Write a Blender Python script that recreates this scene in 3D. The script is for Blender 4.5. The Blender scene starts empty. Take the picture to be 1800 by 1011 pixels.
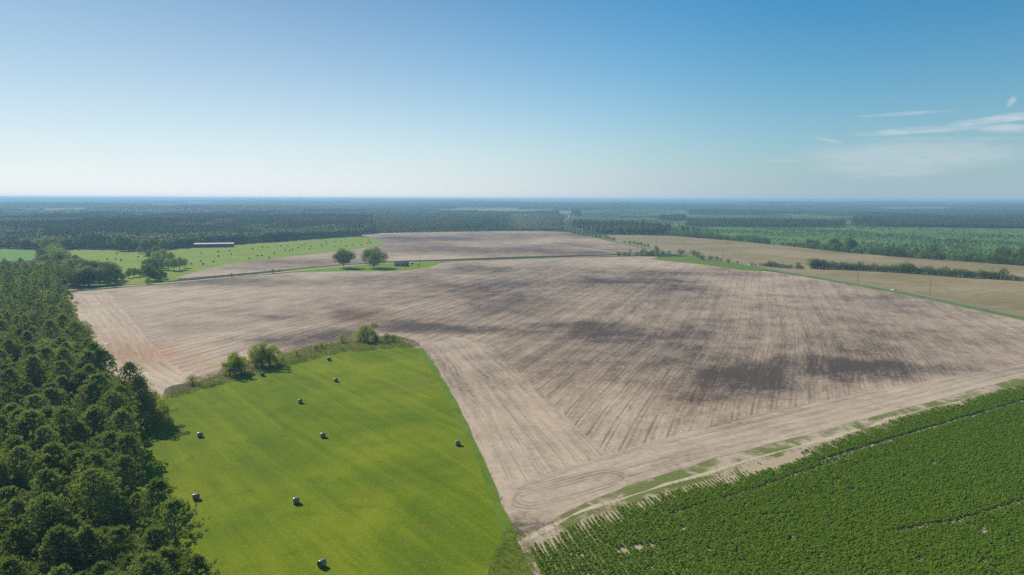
import bpy, math, random
import numpy as np
from mathutils import Matrix, Vector, noise as mnoise
from mathutils.geometry import delaunay_2d_cdt
random.seed(7); rng = np.random.default_rng(7)
S = bpy.context.scene; COL = S.collection
R = math.radians

# ---------------------------------------------------------------- camera
H = 76.0; F = 1200.0; PITCH = math.atan((505.5-349.6)/F); ROLL = R(0.17)
cd = bpy.data.cameras.new('camera'); cam = bpy.data.objects.new('camera', cd); COL.objects.link(cam)
cd.sensor_width = 36.0; cd.lens = F/1800*36; cd.clip_start = 1; cd.clip_end = 90000
MR = Matrix.Rotation(R(90)-PITCH, 3, 'X') @ Matrix.Rotation(ROLL, 3, 'Z')
cam.matrix_world = Matrix.Translation((0, 0, H)) @ MR.to_4x4()
S.camera = cam
S.render.resolution_x, S.render.resolution_y = 1024, 575
# ---------------------------------------------------------------- light
SUN_AZ, SUN_EL = R(-46), R(35)          # azimuth measured from +Y towards +X
W = bpy.data.worlds.new('World'); S.world = W; W.use_nodes = True
wn, wl = W.node_tree.nodes, W.node_tree.links
wn.clear()
sky = wn.new('ShaderNodeTexSky'); sky.sky_type = 'NISHITA'; sky.sun_disc = False
sky.sun_elevation = SUN_EL; sky.sun_rotation = SUN_AZ; sky.altitude = 50
sky.air_density = 1.0; sky.dust_density = 0.4; sky.ozone_density = 3.0
SKY_STRENGTH = 0.07
bg = wn.new('ShaderNodeBackground'); bg.inputs[1].default_value = SKY_STRENGTH
wo = wn.new('ShaderNodeOutputWorld'); wl.new(bg.outputs[0], wo.inputs[0])
sl = bpy.data.lights.new('sun', 'SUN'); sl.energy = 4.9; sl.angle = R(0.5); sl.color = (1.0, 0.94, 0.82)
so = bpy.data.objects.new('sun', sl); COL.objects.link(so)
sdir = Vector((math.sin(SUN_AZ)*math.cos(SUN_EL), math.cos(SUN_AZ)*math.cos(SUN_EL), math.sin(SUN_EL)))
so.rotation_euler = sdir.to_track_quat('Z', 'Y').to_euler(); so.location = (-100, 100, 300)
S.view_settings.view_transform = 'Standard'; S.view_settings.look = 'None'
S.view_settings.gamma = 1; S.view_settings.exposure = 0.2
S.cycles.use_denoising = False; S.cycles.volume_bounces = 1; S.cycles.max_bounces = 6
S.cycles.diffuse_bounces = 3; S.cycles.transmission_bounces = 3; S.cycles.transparent_max_bounces = 4
HAZE_DENSITY = 1/7000.0; HAZE_COLOR = (0.42, 0.70, 1.0); HAZE_ANISO = 0.15

# ---------------------------------------------------------------- pixel -> ground helpers
MRn = np.array(MR)
def gp(px, py, z=0.0):
    d = MRn @ np.array([(px-900)/F, -(py-505.5)/F, -1.0])
    t = (z-H)/d[2]
    return (d[0]*t, d[1]*t)
def proj(xy, z=0.0):
    p = np.asarray(xy, float); q = np.concatenate([p, np.full((len(p), 1), z-H)], 1) @ MRn
    return np.stack([900+F*q[:, 0]/-q[:, 2], 505.5-F*q[:, 1]/-q[:, 2]], 1)
def G(pxl): return np.array([gp(*p) for p in pxl])
def smooth(a, b, x): t = np.clip((x-a)/(b-a), 0, 1); return t*t*(3-2*t)
def n2(x, y, s, o=0.0): return mnoise.noise(Vector((x*s+o, y*s-o, o*1.7)))
def inside(poly, pts):
    x, y = pts[:, 0], pts[:, 1]; c = np.zeros(len(pts), bool); n = len(poly)
    for i in range(n):
        x1, y1 = poly[i]; x2, y2 = poly[(i+1) % n]
        k = ((y1 > y) != (y2 > y))
        with np.errstate(divide='ignore', invalid='ignore'):
            xi = (x2-x1)*(y-y1)/(y2-y1)+x1
        c ^= k & (x < xi)
    return c
def dist_line(pts, line):
    best = np.full(len(pts), 1e9); along = np.zeros(len(pts)); acc = 0
    for i in range(len(line)-1):
        a, b = line[i], line[i+1]; ab = b-a; L = np.hypot(*ab)
        t = np.clip(((pts-a) @ ab)/(L*L), 0, 1)
        d = np.hypot(*(pts-(a+t[:, None]*ab)).T); m = d < best
        best[m] = d[m]; along[m] = acc+t[m]*L; acc += L
    return best, along
def terr(x, y):
    d = math.hypot(x, y)
    if d < 4800: return 0.0
    a = min(1, (d-4800)/3000); a = a*a*(3-2*a)
    v = mnoise.noise(Vector((x/3800+3.1, y/2000, 0)))*0.7+mnoise.noise(Vector((x/1700, y/1100+9, 4)))*0.3
    return a*(14+48*v)*(0.6+0.4*min(1, d/12000)) if v > -0.35 else 0.0

# ---------------------------------------------------------------- object helpers
def tag(o, label=None, cat=None, group=None, kind=None):
    for k, v in (('label', label), ('category', cat), ('group', group), ('kind', kind)):
        if v: o[k] = v
    return o
def mesh(name, V, Fc, mats=(), smoothf=False, midx=None):
    me = bpy.data.meshes.new(name); V = np.asarray(V, np.float32)
    if isinstance(Fc, np.ndarray):
        n, k = Fc.shape
        me.vertices.add(len(V)); me.vertices.foreach_set('co', V.ravel())
        me.loops.add(n*k); me.loops.foreach_set('vertex_index', Fc.astype(np.int32).ravel())
        me.polygons.add(n); me.polygons.foreach_set('loop_start', np.arange(0, n*k, k, dtype=np.int32))
        me.update(calc_edges=True)
    else:
        me.from_pydata([tuple(map(float, v)) for v in V], [], [list(map(int, f)) for f in Fc]); me.update()
    if smoothf: me.polygons.foreach_set('use_smooth', [True]*len(me.polygons))
    for m in mats: me.materials.append(m)
    if midx is not None: me.polygons.foreach_set('material_index', np.asarray(midx, np.int32))
    return me
def obj(name, me, parent=None, loc=None, rz=0, sc=1):
    o = bpy.data.objects.new(name, me); COL.objects.link(o)
    if parent: o.parent = parent
    if loc is not None: o.location = loc
    o.rotation_euler = (0, 0, rz); o.scale = (sc, sc, sc) if not hasattr(sc, '__len__') else sc
    return o
def empty(name, loc, rz=0, sc=1):
    o = obj(name, None, None, loc, rz, sc); o.empty_display_size = 0.5; return o
class MB:
    def __init__(s): s.v, s.f = [], []
    def add(s, V, Fc):
        n = len(s.v); s.v += [tuple(v) for v in V]; s.f += [[i+n for i in f] for f in Fc]; return s
    def box(s, c, d, rz=0):
        x, y, z = c; a, b, e = d[0]/2, d[1]/2, d[2]/2; co, si = math.cos(rz), math.sin(rz)
        V = [(x+i*a*co-j*b*si, y+i*a*si+j*b*co, z+k*e) for k in (-1, 1) for i, j in ((-1, -1), (1, -1), (1, 1), (-1, 1))]
        return s.add(V, [(3, 2, 1, 0), (4, 5, 6, 7), (0, 1, 5, 4), (1, 2, 6, 5), (2, 3, 7, 6), (3, 0, 4, 7)])
    def tube(s, pts, rad, n=7):
        pts = [Vector(p) for p in pts]; V = []; Fc = []
        for i, p in enumerate(pts):
            t = (pts[min(i+1, len(pts)-1)]-pts[max(i-1, 0)]).normalized()
            u = t.orthogonal().normalized() if abs(t.z) < .95 else Vector((1, 0, 0)); w = t.cross(u).normalized(); u = w.cross(t)
            for k in range(n):
                a = 2*math.pi*k/n; V.append(p+(u*math.cos(a)+w*math.sin(a))*rad[i])
        for i in range(len(pts)-1):
            for k in range(n):
                a, b = i*n+k, i*n+(k+1) % n; Fc.append((a, b, b+n, a+n))
        Fc.append(tuple(range(n-1, -1, -1))); Fc.append(tuple(range((len(pts)-1)*n, len(pts)*n)))
        return s.add(V, Fc)
    def mesh(s, name, m, sm=False): return mesh(name, s.v, s.f, [m], sm)
    def build(s, name, m, parent=None, loc=None, rz=0, sm=False): return obj(name, s.mesh(name, m, sm), parent, loc, rz)

# ---------------------------------------------------------------- node helpers
class NT:
    def __init__(s, name):
        s.m = bpy.data.materials.new(name); s.m.use_nodes = True; s.t = s.m.node_tree; s.n = s.t.nodes; s.l = s.t.links
        s.n.clear(); s.out = s.n.new('ShaderNodeOutputMaterial')
        s.pos = s.n.new('ShaderNodeNewGeometry').outputs['Position']
    def put(s, sock, v):
        if hasattr(v, 'is_output'): s.l.new(v, sock)
        elif hasattr(v, '__len__') and len(v) == 3 and sock.type == 'RGBA': sock.default_value = (*v, 1)
        else: sock.default_value = v
    def math(s, op, a, b=0.0, c=0.0, clamp=False):
        n = s.n.new('ShaderNodeMath'); n.operation = op; n.use_clamp = clamp
        for i, v in enumerate((a, b, c)): s.put(n.inputs[i], v)
        return n.outputs[0]
    def attr(s, name): n = s.n.new('ShaderNodeAttribute'); n.attribute_name = name; return n.outputs['Fac']
    def noise(s, vec, scale, detail=3, rough=0.55, dist=0.0):
        n = s.n.new('ShaderNodeTexNoise'); s.put(n.inputs['Vector'], vec); n.inputs['Scale'].default_value = scale
        n.inputs['Detail'].default_value = detail; n.inputs['Roughness'].default_value = rough; n.inputs['Distortion'].default_value = dist
        return n.outputs[0]
    def xyz(s, x, y, z=0.0):
        n = s.n.new('ShaderNodeCombineXYZ')
        for i, v in enumerate((x, y, z)): s.put(n.inputs[i], v)
        return n.outputs[0]
    def rng(s, v, a, b, c=0.0, d=1.0, sm=True):
        n = s.n.new('ShaderNodeMapRange'); n.interpolation_type = 'SMOOTHSTEP' if sm else 'LINEAR'
        for i, q in enumerate((v, a, b, c, d)): s.put(n.inputs[i], q)
        return n.outputs[0]
    def mix(s, f, a, b, mode='MIX'):
        n = s.n.new('ShaderNodeMix'); n.data_type = 'RGBA'; n.blend_type = mode
        s.put(n.inputs[0], f); s.put(n.inputs[6], a); s.put(n.inputs[7], b); return n.outputs[2]
    def ramp(s, v, stops):
        n = s.n.new('ShaderNodeValToRGB'); e = n.color_ramp.elements
        while len(e) < len(stops): e.new(0.5)
        for k, (p, c) in zip(e, stops): k.position = p; k.color = (*c, 1)
        s.put(n.inputs[0], v); return n.outputs[0]
    def sep(s, v): n = s.n.new('ShaderNodeSeparateXYZ'); s.put(n.inputs[0], v); return n.outputs
    def bsdf(s, col, rough=0.9, spec=0.2, bump=None, bstr=0.3, bdist=0.1, metal=0.0):
        n = s.n.new('ShaderNodeBsdfPrincipled'); s.put(n.inputs['Base Color'], col); s.put(n.inputs['Roughness'], rough)
        n.inputs['Specular IOR Level'].default_value = spec; n.inputs['Metallic'].default_value = metal
        if bump is not None:
            b = s.n.new('ShaderNodeBump'); b.inputs['Strength'].default_value = bstr; b.inputs['Distance'].default_value = bdist
            s.put(b.inputs['Height'], bump); s.l.new(b.outputs[0], n.inputs['Normal'])
        return n.outputs[0]
    def done(s, sh): s.l.new(sh, s.out.inputs[0]); return s.m
def plain(name, c, rough=0.7, spec=0.3, metal=0.0, var=0.12, sc=1.5):
    t = NT(name); n = t.noise(t.pos, sc, 4)
    dk = tuple(x*(1-var) for x in c); lt = tuple(min(1, x*(1+var)) for x in c)
    return t.done(t.bsdf(t.mix(n, dk, lt), rough, spec, metal=metal))

def leafmat(name, c1, c2, trans=0.3, rough=0.5, spec=0.35, c3=None, low=None):
    t = NT(name); oi = t.n.new('ShaderNodeObjectInfo').outputs['Random']
    nz = t.noise(t.pos, 0.35, 3); k = t.math('ADD', t.math('MULTIPLY', oi, 0.75), t.math('MULTIPLY', nz, 0.35), clamp=True)
    if low: k = t.math('ADD', t.math('MULTIPLY', oi, .3), t.rng(t.noise(t.pos, low, 4, .6, .5), .38, .62, 0, .7), clamp=True)
    col = t.mix(k, c1, c2)
    if c3: col = t.mix(t.rng(t.noise(t.pos, 0.9, 2), 0.55, 0.75, 0, .7), col, c3)
    col = t.mix(t.math('MULTIPLY', t.noise(t.pos, 2.3, 1), 0.5), col, t.mix(1.0, col, (0.55, 0.6, 0.5), 'MULTIPLY'))
    b = t.bsdf(col, rough, spec)
    tr = t.n.new('ShaderNodeBsdfTranslucent'); t.put(tr.inputs[0], t.mix(1.0, col, (1.25, 1.15, 0.45), 'MULTIPLY'))
    m = t.n.new('ShaderNodeMixShader'); m.inputs[0].default_value = trans; t.l.new(b, m.inputs[1]); t.l.new(tr.outputs[0], m.inputs[2])
    return t.done(m.outputs[0])
M = {}
M['pine'] = leafmat('pine_needles', (0.120, 0.200, 0.048), (0.27, 0.345, 0.115), 0.43, 0.55, 0.3, (0.55, 0.55, 0.34))
M['leaf'] = leafmat('broad_leaves', (0.09, 0.168, 0.026), (0.20, 0.275, 0.052), 0.42, 0.6, 0.2)
M['leaf_mid'] = leafmat('mid_leaves', (0.18, 0.265, 0.035), (0.32, 0.37, 0.075), 0.45, 0.6, 0.2)
M['leaf_light'] = leafmat('light_leaves', (0.29, 0.37, 0.03), (0.40, 0.44, 0.05), 0.45, 0.6, 0.2)
M['leaf_red'] = leafmat('red_leaves', (0.16, 0.07, 0.045), (0.20, 0.12, 0.05), 0.25)
M['crop'] = leafmat('crop_leaves', (0.125, 0.230, 0.010), (0.215, 0.320, 0.014), 0.38, 0.7, 0.1, (0.23, 0.30, 0.02))
M['weed'] = leafmat('weed_leaves', (0.18, 0.23, 0.04), (0.33, 0.27, 0.10), 0.3, 0.7, 0.1)
M['far'] = leafmat('far_leaves', (0.055, 0.105, 0.030), (0.150, 0.210, 0.045), 0.32, 0.6, 0.2, None, .0045)
M['bark'] = plain('bark', (0.13, 0.10, 0.08), 0.9, 0.1, var=0.3)
M['deadwood'] = plain('dead_wood', (0.30, 0.28, 0.25), 0.9, 0.1)

# ---------------------------------------------------------------- ground sheets
def densify(P, step, amp, seed=0, closed=True, grow=.008):
    out = []; n = len(P)
    for i in range(n if closed else n-1):
        a, b = np.array(P[i]), np.array(P[(i+1) % n]); L = np.hypot(*(b-a)); st = max(step, min(np.hypot(*a), np.hypot(*b))*grow)
        k = max(1, int(L/st))
        for j in range(k): out.append(a+(b-a)*j/k)
    if not closed: out.append(np.array(P[-1]))
    out = np.array(out)
    if amp:
        for q in out:
            q[0] += amp*(n2(q[0], q[1], 0.06, seed+1)+0.6*n2(q[0], q[1], 0.25, seed+2))
            q[1] += amp*(n2(q[0], q[1], 0.06, seed+5)+0.6*n2(q[0], q[1], 0.25, seed+6))
    return out
def roundoff(P, it=2):
    P = np.array(P, float)
    for _ in range(it):
        Q = np.roll(P, -1, 0); P = np.stack([P*.75+Q*.25, P*.25+Q*.75], 1).reshape(-1, 2)
    return P
ZK = 0.15
def sheet(name, pxpoly, z, mat, grid=None, amp=0.8, step=3.0, attrs=None, seed=0, rnd=1, world=False):
    P = np.array(pxpoly) if world else G(pxpoly)
    if rnd: P = roundoff(P, rnd)
    B = densify(P, step, amp, seed); pts = [Vector(b) for b in B]; n = len(pts)
    if grid:
        mn, mx = B.min(0), B.max(0)
        def cand(g, r0, r1):
            xs, ys = np.arange(mn[0], mx[0], g), np.arange(mn[1], mx[1], g)
            X, Y = np.meshgrid(xs, ys); q = np.stack([X.ravel(), Y.ravel()], 1)+rng.uniform(-.2, .2, (X.size, 2))*g
            d = np.hypot(*q.T); q = q[(d >= r0) & (d < r1)]
            return q[inside(B, q)] if len(q) else q
        for q in (cand(grid, 0, 420), cand(grid*1.8, 420, 900), cand(grid*4, 900, 3600)):
            if len(q):
                dd, _ = dist_line(q, np.vstack([B, B[:1]])); q = q[dd > 1.0]
                pts += [Vector(p) for p in q]
    r = delaunay_2d_cdt(pts, [(i, (i+1) % n) for i in range(n)], [], 1, 1e-4)
    V2 = np.array([tuple(v) for v in r[0]]); V = np.concatenate([V2, np.full((len(V2), 1), z*ZK)], 1)
    me = mesh(name, V, [f if ((V2[f[1]]-V2[f[0]])[0]*(V2[f[2]]-V2[f[0]])[1]-(V2[f[1]]-V2[f[0]])[1]*(V2[f[2]]-V2[f[0]])[0]) > 0 else f[::-1] for f in r[2]], [mat])
    if attrs:
        for k, v in attrs(V2).items():
            a = me.attributes.new(k, 'FLOAT', 'POINT'); a.data.foreach_set('value', np.asarray(v, np.float32))
    return tag(obj(name, me), kind='structure')
def ribbon(name, pxline, w, z, mat, off=0.0, world=False, it=2, wob=0.0):
    P = np.array(pxline) if world else G(pxline)
    for _ in range(it):
        Q = P[1:]; A = P[:-1]; N = np.stack([A*.75+Q*.25, A*.25+Q*.75], 1).reshape(-1, 2); P = np.vstack([P[:1], N, P[-1:]])
    P = densify(P, 6, 0, closed=False); T = np.gradient(P, axis=0); T /= np.hypot(*T.T)[:, None]; N = np.stack([T[:, 1], -T[:, 0]], 1)
    V = []; 
    for i, p in enumerate(P):
        a = off-w/2+wob*n2(p[0], p[1], .08, 3); b = off+w/2+wob*n2(p[0], p[1], .08, 8)
        l, r_ = p+N[i]*b, p+N[i]*a; V += [(l[0], l[1], z*ZK), (r_[0], r_[1], z*ZK)]
    Fc = [(2*i, 2*i+2, 2*i+3, 2*i+1) for i in range(len(P)-1)]
    me = mesh(name, V, Fc, [mat])
    if me.polygons[0].normal.z < 0: me.flip_normals()
    return tag(obj(name, me), kind='structure')

# soils -----------------------------------------------------------------
def blobs(pts, lst, warp=1.0):
    px = proj(pts); out = np.zeros(len(pts))
    wx = np.array([mnoise.noise(Vector((p[0]*.012, p[1]*.012, 2)))+.5*mnoise.noise(Vector((p[0]*.05, p[1]*.05, 7))) for p in pts])
    wy = np.array([mnoise.noise(Vector((p[0]*.014, p[1]*.012, 12)))+.5*mnoise.noise(Vector((p[0]*.05, p[1]*.05, 17))) for p in pts])
    for cx, cy, rx, ry, am in lst:
        d = np.hypot((px[:, 0]-cx)/(rx*1.15)+wx*.5*warp, (px[:, 1]-cy)/(ry*1.2)+wy*.7*warp)
        out = np.maximum(out, am*(1-smooth(0.1, 1.65, d)))
    return out
DARK = [(1080, 588, 200, 13, .75), (800, 580, 120, 8, .7), (1010, 500, 190, 10, .6), (1260, 640, 150, 16, .7), (1200, 630, 400, 60, .45), (930, 520, 330, 34, .42), (1450, 560, 300, 40, .30), (700, 560, 200, 22, .32), (840, 500, 130, 16, .7), (930, 476, 170, 9, .55), (1090, 494, 90, 8, .95), (1190, 507, 70, 9, .55), (690, 492, 110, 10, .35),
        (420, 496, 180, 8, .55), (1010, 576, 130, 13, .75), (900, 548, 130, 16, .5), (1100, 600, 110, 12, .6), (1190, 592, 110, 11, .7), (1000, 530, 120, 10, .35),
        (1290, 662, 150, 34, 1.0), (1480, 650, 170, 22, .95), (1230, 700, 70, 14, .6), (1400, 636, 120, 16, .7), (1620, 648, 90, 12, .7),
        (760, 574, 110, 9, .95), (590, 592, 70, 10, .85), (500, 600, 70, 9, .6), (612, 553, 55, 14, .75), (470, 556, 50, 5, .45), (400, 545, 60, 5, .3),
        (1500, 566, 90, 10, .5), (1560, 592, 90, 10, .45), (1330, 560, 120, 8, .3), (1040, 640, 70, 8, .35), (1560, 520, 150, 6, .5), (1250, 480, 170, 7, .45),
        (915, 925, 50, 16, .8), (640, 470, 60, 6, .2), (1680, 560, 100, 9, .3), (350, 575, 60, 8, .25)]
WARM = [(235, 618, 80, 20, 1.4), (250, 640, 50, 14, 1.2), (320, 640, 70, 10, .7), (620, 556, 60, 14, .9), (940, 700, 120, 60, .25), (820, 520, 60, 10, .3), (1190, 700, 60, 18, .35)]
OLIVE = [(1250, 722, 170, 34, .6), (1500, 590, 220, 40, .55), (1350, 545, 180, 22, .5), (1110, 700, 110, 40, .5), (1580, 555, 160, 20, .4), (720, 540, 110, 16, .5), (560, 570, 110, 14, .4), (1400, 700, 150, 20, .45), (1720, 590, 80, 14, .4)]
ang = math.atan2(1350-900, F)
ca, sa = math.cos(ang), math.sin(ang)
def attrs_main(p):
    w = np.array([10*n2(q[0], q[1], .0042, 3)+.8*n2(q[0], q[1], .02, 8) for q in p])
    px = proj(p)
    return {'rowu': p[:, 0]*ca-p[:, 1]*sa+w, 'rowv': p[:, 0]*sa+p[:, 1]*ca, 'dark': blobs(p, DARK), 'warm': blobs(p, WARM), 'olive': blobs(p, OLIVE),
            'lines': .5+.5*(1-smooth(700, 1300, px[:, 0]))}
def attrs_line(line, k=1.0, lines=1.0):
    L = G(line)
    def f(p):
        d, a = dist_line(p, L); w = np.array([.8*n2(q[0], q[1], .03, 3) for q in p])
        return {'rowu': d+w, 'rowv': a, 'dark': blobs(p, DARK)*k, 'warm': blobs(p, WARM), 'olive': blobs(p, OLIVE)*.5, 'lines': lines*smooth(1.2, 3.0, d)}
    return f
def soilmat(name, light=(0.56, 0.432, 0.310), mid=(0.343, 0.253, 0.180), dark=(0.085, 0.061, 0.050), spacing=6.4, fine=1.0, nbias=0.0, band=1.0):
    t = NT(name); u, v = t.attr('rowu'), t.attr('rowv'); dk, wm, ol, ln = t.attr('dark'), t.attr('warm'), t.attr('olive'), t.attr('lines')
    fr = t.noise(t.xyz(t.math('MULTIPLY', u, 0.9), t.math('MULTIPLY', v, 0.055)), 1.0, 3, .6)        # fine rows
    bd = t.noise(t.xyz(t.math('MULTIPLY', u, 0.13), t.math('MULTIPLY', v, 0.004)), 1.0, 2, .6)       # passes of the planter
    big = t.noise(t.pos, 0.011, 5, .6, .6); md = t.noise(t.pos, 0.06, 4, .65); sm = t.noise(t.pos, 0.45, 4, .65)
    clod = t.noise(t.pos, 2.0, 3, .7)
    k = t.math('ADD', t.math('MULTIPLY', t.math('SUBTRACT', big, .5), 1.0), t.math('MULTIPLY', t.math('SUBTRACT', md, .5), .85))
    k = t.math('ADD', k, t.math('MULTIPLY', t.math('SUBTRACT', sm, .5), .95)); k = t.math('ADD', k, t.math('MULTIPLY', t.math('SUBTRACT', clod, .5), .55))
    k = t.math('ADD', k, t.math('MULTIPLY', t.math('SUBTRACT', fr, .5), 1.0*fine)); k = t.math('ADD', k, t.math('MULTIPLY', t.math('SUBTRACT', bd, .5), 1.1*band)); k = t.math('ADD', k, t.math('MULTIPLY', t.math('COSINE', t.math('MULTIPLY', u, 2*math.pi/13.8)), .075*band))
    k = t.math('ADD', k, t.math('MULTIPLY', dk, -0.88)); k = t.math('ADD', k, 0.70+nbias, clamp=True)
    col = t.ramp(k, [(0.0, dark), (0.5, mid), (1.0, light)])
    col = t.mix(t.math('MULTIPLY', wm, t.rng(md, .3, .65, .45, .9)), col, t.mix(k, (0.14, 0.075, 0.045), (0.50, 0.30, 0.19)))
    om = t.math('MULTIPLY', t.math('ADD', ol, .12), t.rng(t.noise(t.xyz(t.math('MULTIPLY', u, .35), t.math('MULTIPLY', v, .07)), 1.0, 4, .7), .5, .72))
    col = t.mix(om, col, (0.155, 0.118, 0.055))
    # wheel tracks: pairs of thin darker lines
    ph = t.math('FRACT', t.math('DIVIDE', t.math('ADD', u, 4000.0), spacing))
    def line(c, w):
        return t.math('SUBTRACT', 1.0, t.rng(t.math('ABSOLUTE', t.math('SUBTRACT', ph, c)), w/spacing*.5, w/spacing, 0, 1))
    lm = t.math('MAXIMUM', line(.22, .50), t.math('MULTIPLY', line(.50, .34), .7)); lm = t.math('MULTIPLY', lm, t.rng(t.noise(t.xyz(t.math('MULTIPLY', u, .08), t.math('MULTIPLY', v, .03)), 1.0, 3, .6), .36, .60, .25, 1.0))
    lm = t.math('MULTIPLY', lm, t.math('MULTIPLY', ln, .85))
    col = t.mix(lm, col, (0.10, 0.078, 0.062))
    h = t.math('ADD', t.math('MULTIPLY', fr, .25), t.math('MULTIPLY', clod, .12))
    return t.done(t.bsdf(col, 0.95, 0.12, h, .5, .5))
M['soil'] = soilmat('soil', band=.42, fine=.75)
M['soil_head'] = soilmat('headland_soil', light=(0.56, 0.44, 0.315), mid=(0.39, 0.295, 0.212), spacing=4.3, fine=.9, nbias=.04, band=.5)
M['soil_turn'] = soilmat('turning_soil', light=(0.55, 0.43, 0.31), mid=(0.39, 0.295, 0.212), spacing=1.7, fine=.8, nbias=.06, band=.4)
M['soil_far'] = soilmat('far_soil', light=(0.52, 0.39, 0.265), mid=(0.30, 0.218, 0.148), spacing=14, fine=.6, band=.7)

def grassmat(name, a, b, c, az=-39, patch=.02, mow=8.0, cs=.5, fleck=None):
    t = NT(name); z = R(az); x, y, _ = t.sep(t.pos)
    u = t.math('SUBTRACT', t.math('MULTIPLY', x, math.cos(z)), t.math('MULTIPLY', y, math.sin(z))); v = t.math('ADD', t.math('MULTIPLY', x, math.sin(z)), t.math('MULTIPLY', y, math.cos(z)))
    big = t.noise(t.pos, patch, 5, .6, .8); md = t.noise(t.pos, .11, 4, .6, .4); sm = t.noise(t.pos, 1.1, 4, .7)
    st = t.noise(t.xyz(t.math('MULTIPLY', u, 1/mow*1.8), t.math('MULTIPLY', v, .012)), 1.0, 3, .6)
    k = t.math('ADD', t.math('MULTIPLY', big, .75), t.math('MULTIPLY', st, .25)); k = t.math('ADD', k, t.math('MULTIPLY', t.math('SUBTRACT', sm, .5), .45))
    col = t.ramp(k, [(.32, a), (.50, b), (.68, c)])
    col = t.mix(t.rng(md, .52, .72, 0, cs), col, a)
    if fleck: col = t.mix(t.rng(t.noise(t.pos, .035, 5, .7, 1.0), .56, .72, 0, .75), col, fleck)
    col = t.mix(t.rng(st, .52, .66, 0, .26), col, c); col = t.mix(t.rng(st, .46, .34, 0, .18), col, a)
    return t.done(t.bsdf(col, .9, .04, t.math('ADD', sm, t.noise(t.pos, 4, 2)), .7, .25))
M['meadow'] = grassmat('meadow_grass', (0.085, 0.140, 0.007), (0.148, 0.200, 0.007), (0.235, 0.262, 0.012), fleck=(0.190, 0.165, 0.022))
M['meadow_rough'] = grassmat('rough_grass', (0.07, 0.12, 0.012), (0.12, 0.17, 0.015), (0.20, 0.21, 0.035), mow=2.0, patch=.08, fleck=(0.19, 0.17, 0.07))
M['meadow_dry'] = grassmat('dry_meadow', (0.12, 0.18, 0.006), (0.18, 0.195, 0.010), (0.22, 0.19, 0.02), mow=1.5, patch=.05, fleck=(0.10, 0.15, 0.008))
M['hay_far'] = grassmat('far_hay_grass', (0.155, 0.235, 0.025), (0.205, 0.275, 0.03), (0.26, 0.30, 0.05), az=70, fleck=(0.25, 0.26, 0.085))
M['crop_far'] = grassmat('far_crop_green', (0.10, 0.22, 0.04), (0.13, 0.26, 0.04), (0.16, 0.28, 0.05), az=80)
M['lawn'] = grassmat('lawn_grass', (0.12, 0.20, 0.015), (0.16, 0.25, 0.02), (0.21, 0.26, 0.03), fleck=(0.26, 0.22, 0.05))
M['stubble'] = grassmat('stubble', (0.20, 0.165, 0.065), (0.29, 0.225, 0.115), (0.40, 0.30, 0.18), az=62, patch=.008, fleck=(0.17, 0.17, 0.06))
M['scrub'] = grassmat('scrub_ground', (0.07, 0.15, 0.025), (0.11, 0.20, 0.03), (0.16, 0.22, 0.05), az=80, patch=.006, fleck=(0.20, 0.18, 0.095))
M['forest_floor'] = grassmat('forest_floor', (0.03, 0.045, 0.015), (0.045, 0.065, 0.02), (0.07, 0.08, 0.035))
M['verge'] = grassmat('verge_grass', (0.09, 0.17, 0.015), (0.13, 0.20, 0.02), (0.19, 0.22, 0.04), mow=1.5, patch=.06, fleck=(0.22, 0.17, 0.06))
M['verge_dry'] = grassmat('dry_verge', (0.20, 0.17, 0.05), (0.30, 0.23, 0.10), (0.36, 0.28, 0.15), mow=1.5, patch=.06, fleck=(0.20, 0.22, 0.04))
M['weedy'] = grassmat('weedy_ground', (0.11, 0.16, 0.025), (0.18, 0.20, 0.04), (0.24, 0.20, 0.07), mow=1.5, patch=.06, fleck=(0.12, 0.16, 0.03))
M['track'] = plain('track_sand', (0.52, 0.42, 0.29), .95, .1, var=.25, sc=.4)
M['asphalt'] = plain('asphalt', (0.20, 0.195, 0.18), .85, .3, var=.15, sc=.5)
def marginmat():
    t = NT('margin_soil'); big = t.noise(t.pos, .07, 5, .65, .6); sm = t.noise(t.pos, .9, 4, .7); md = t.noise(t.pos, .25, 4, .6)
    sand = t.mix(sm, (0.36, 0.27, 0.19), (0.56, 0.45, 0.34)); gr = t.mix(sm, (0.10, 0.14, 0.025), (0.22, 0.22, 0.07)); rd = t.mix(md, (0.20, 0.10, 0.06), (0.30, 0.20, 0.13))
    c = t.mix(t.rng(md, .5, .68, 0, .8), sand, rd); c = t.mix(t.rng(big, .44, .56), c, gr)
    return t.done(t.bsdf(c, .95, .1, sm, .6, .3))
M['margin'] = marginmat()
t = NT('water'); M['water'] = t.done(t.bsdf((0.30, 0.27, 0.24), .12, .8))
M['crop_soil'] = plain('crop_soil', (0.42, 0.33, 0.215), .95, .1, var=.25, sc=.8)

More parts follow.
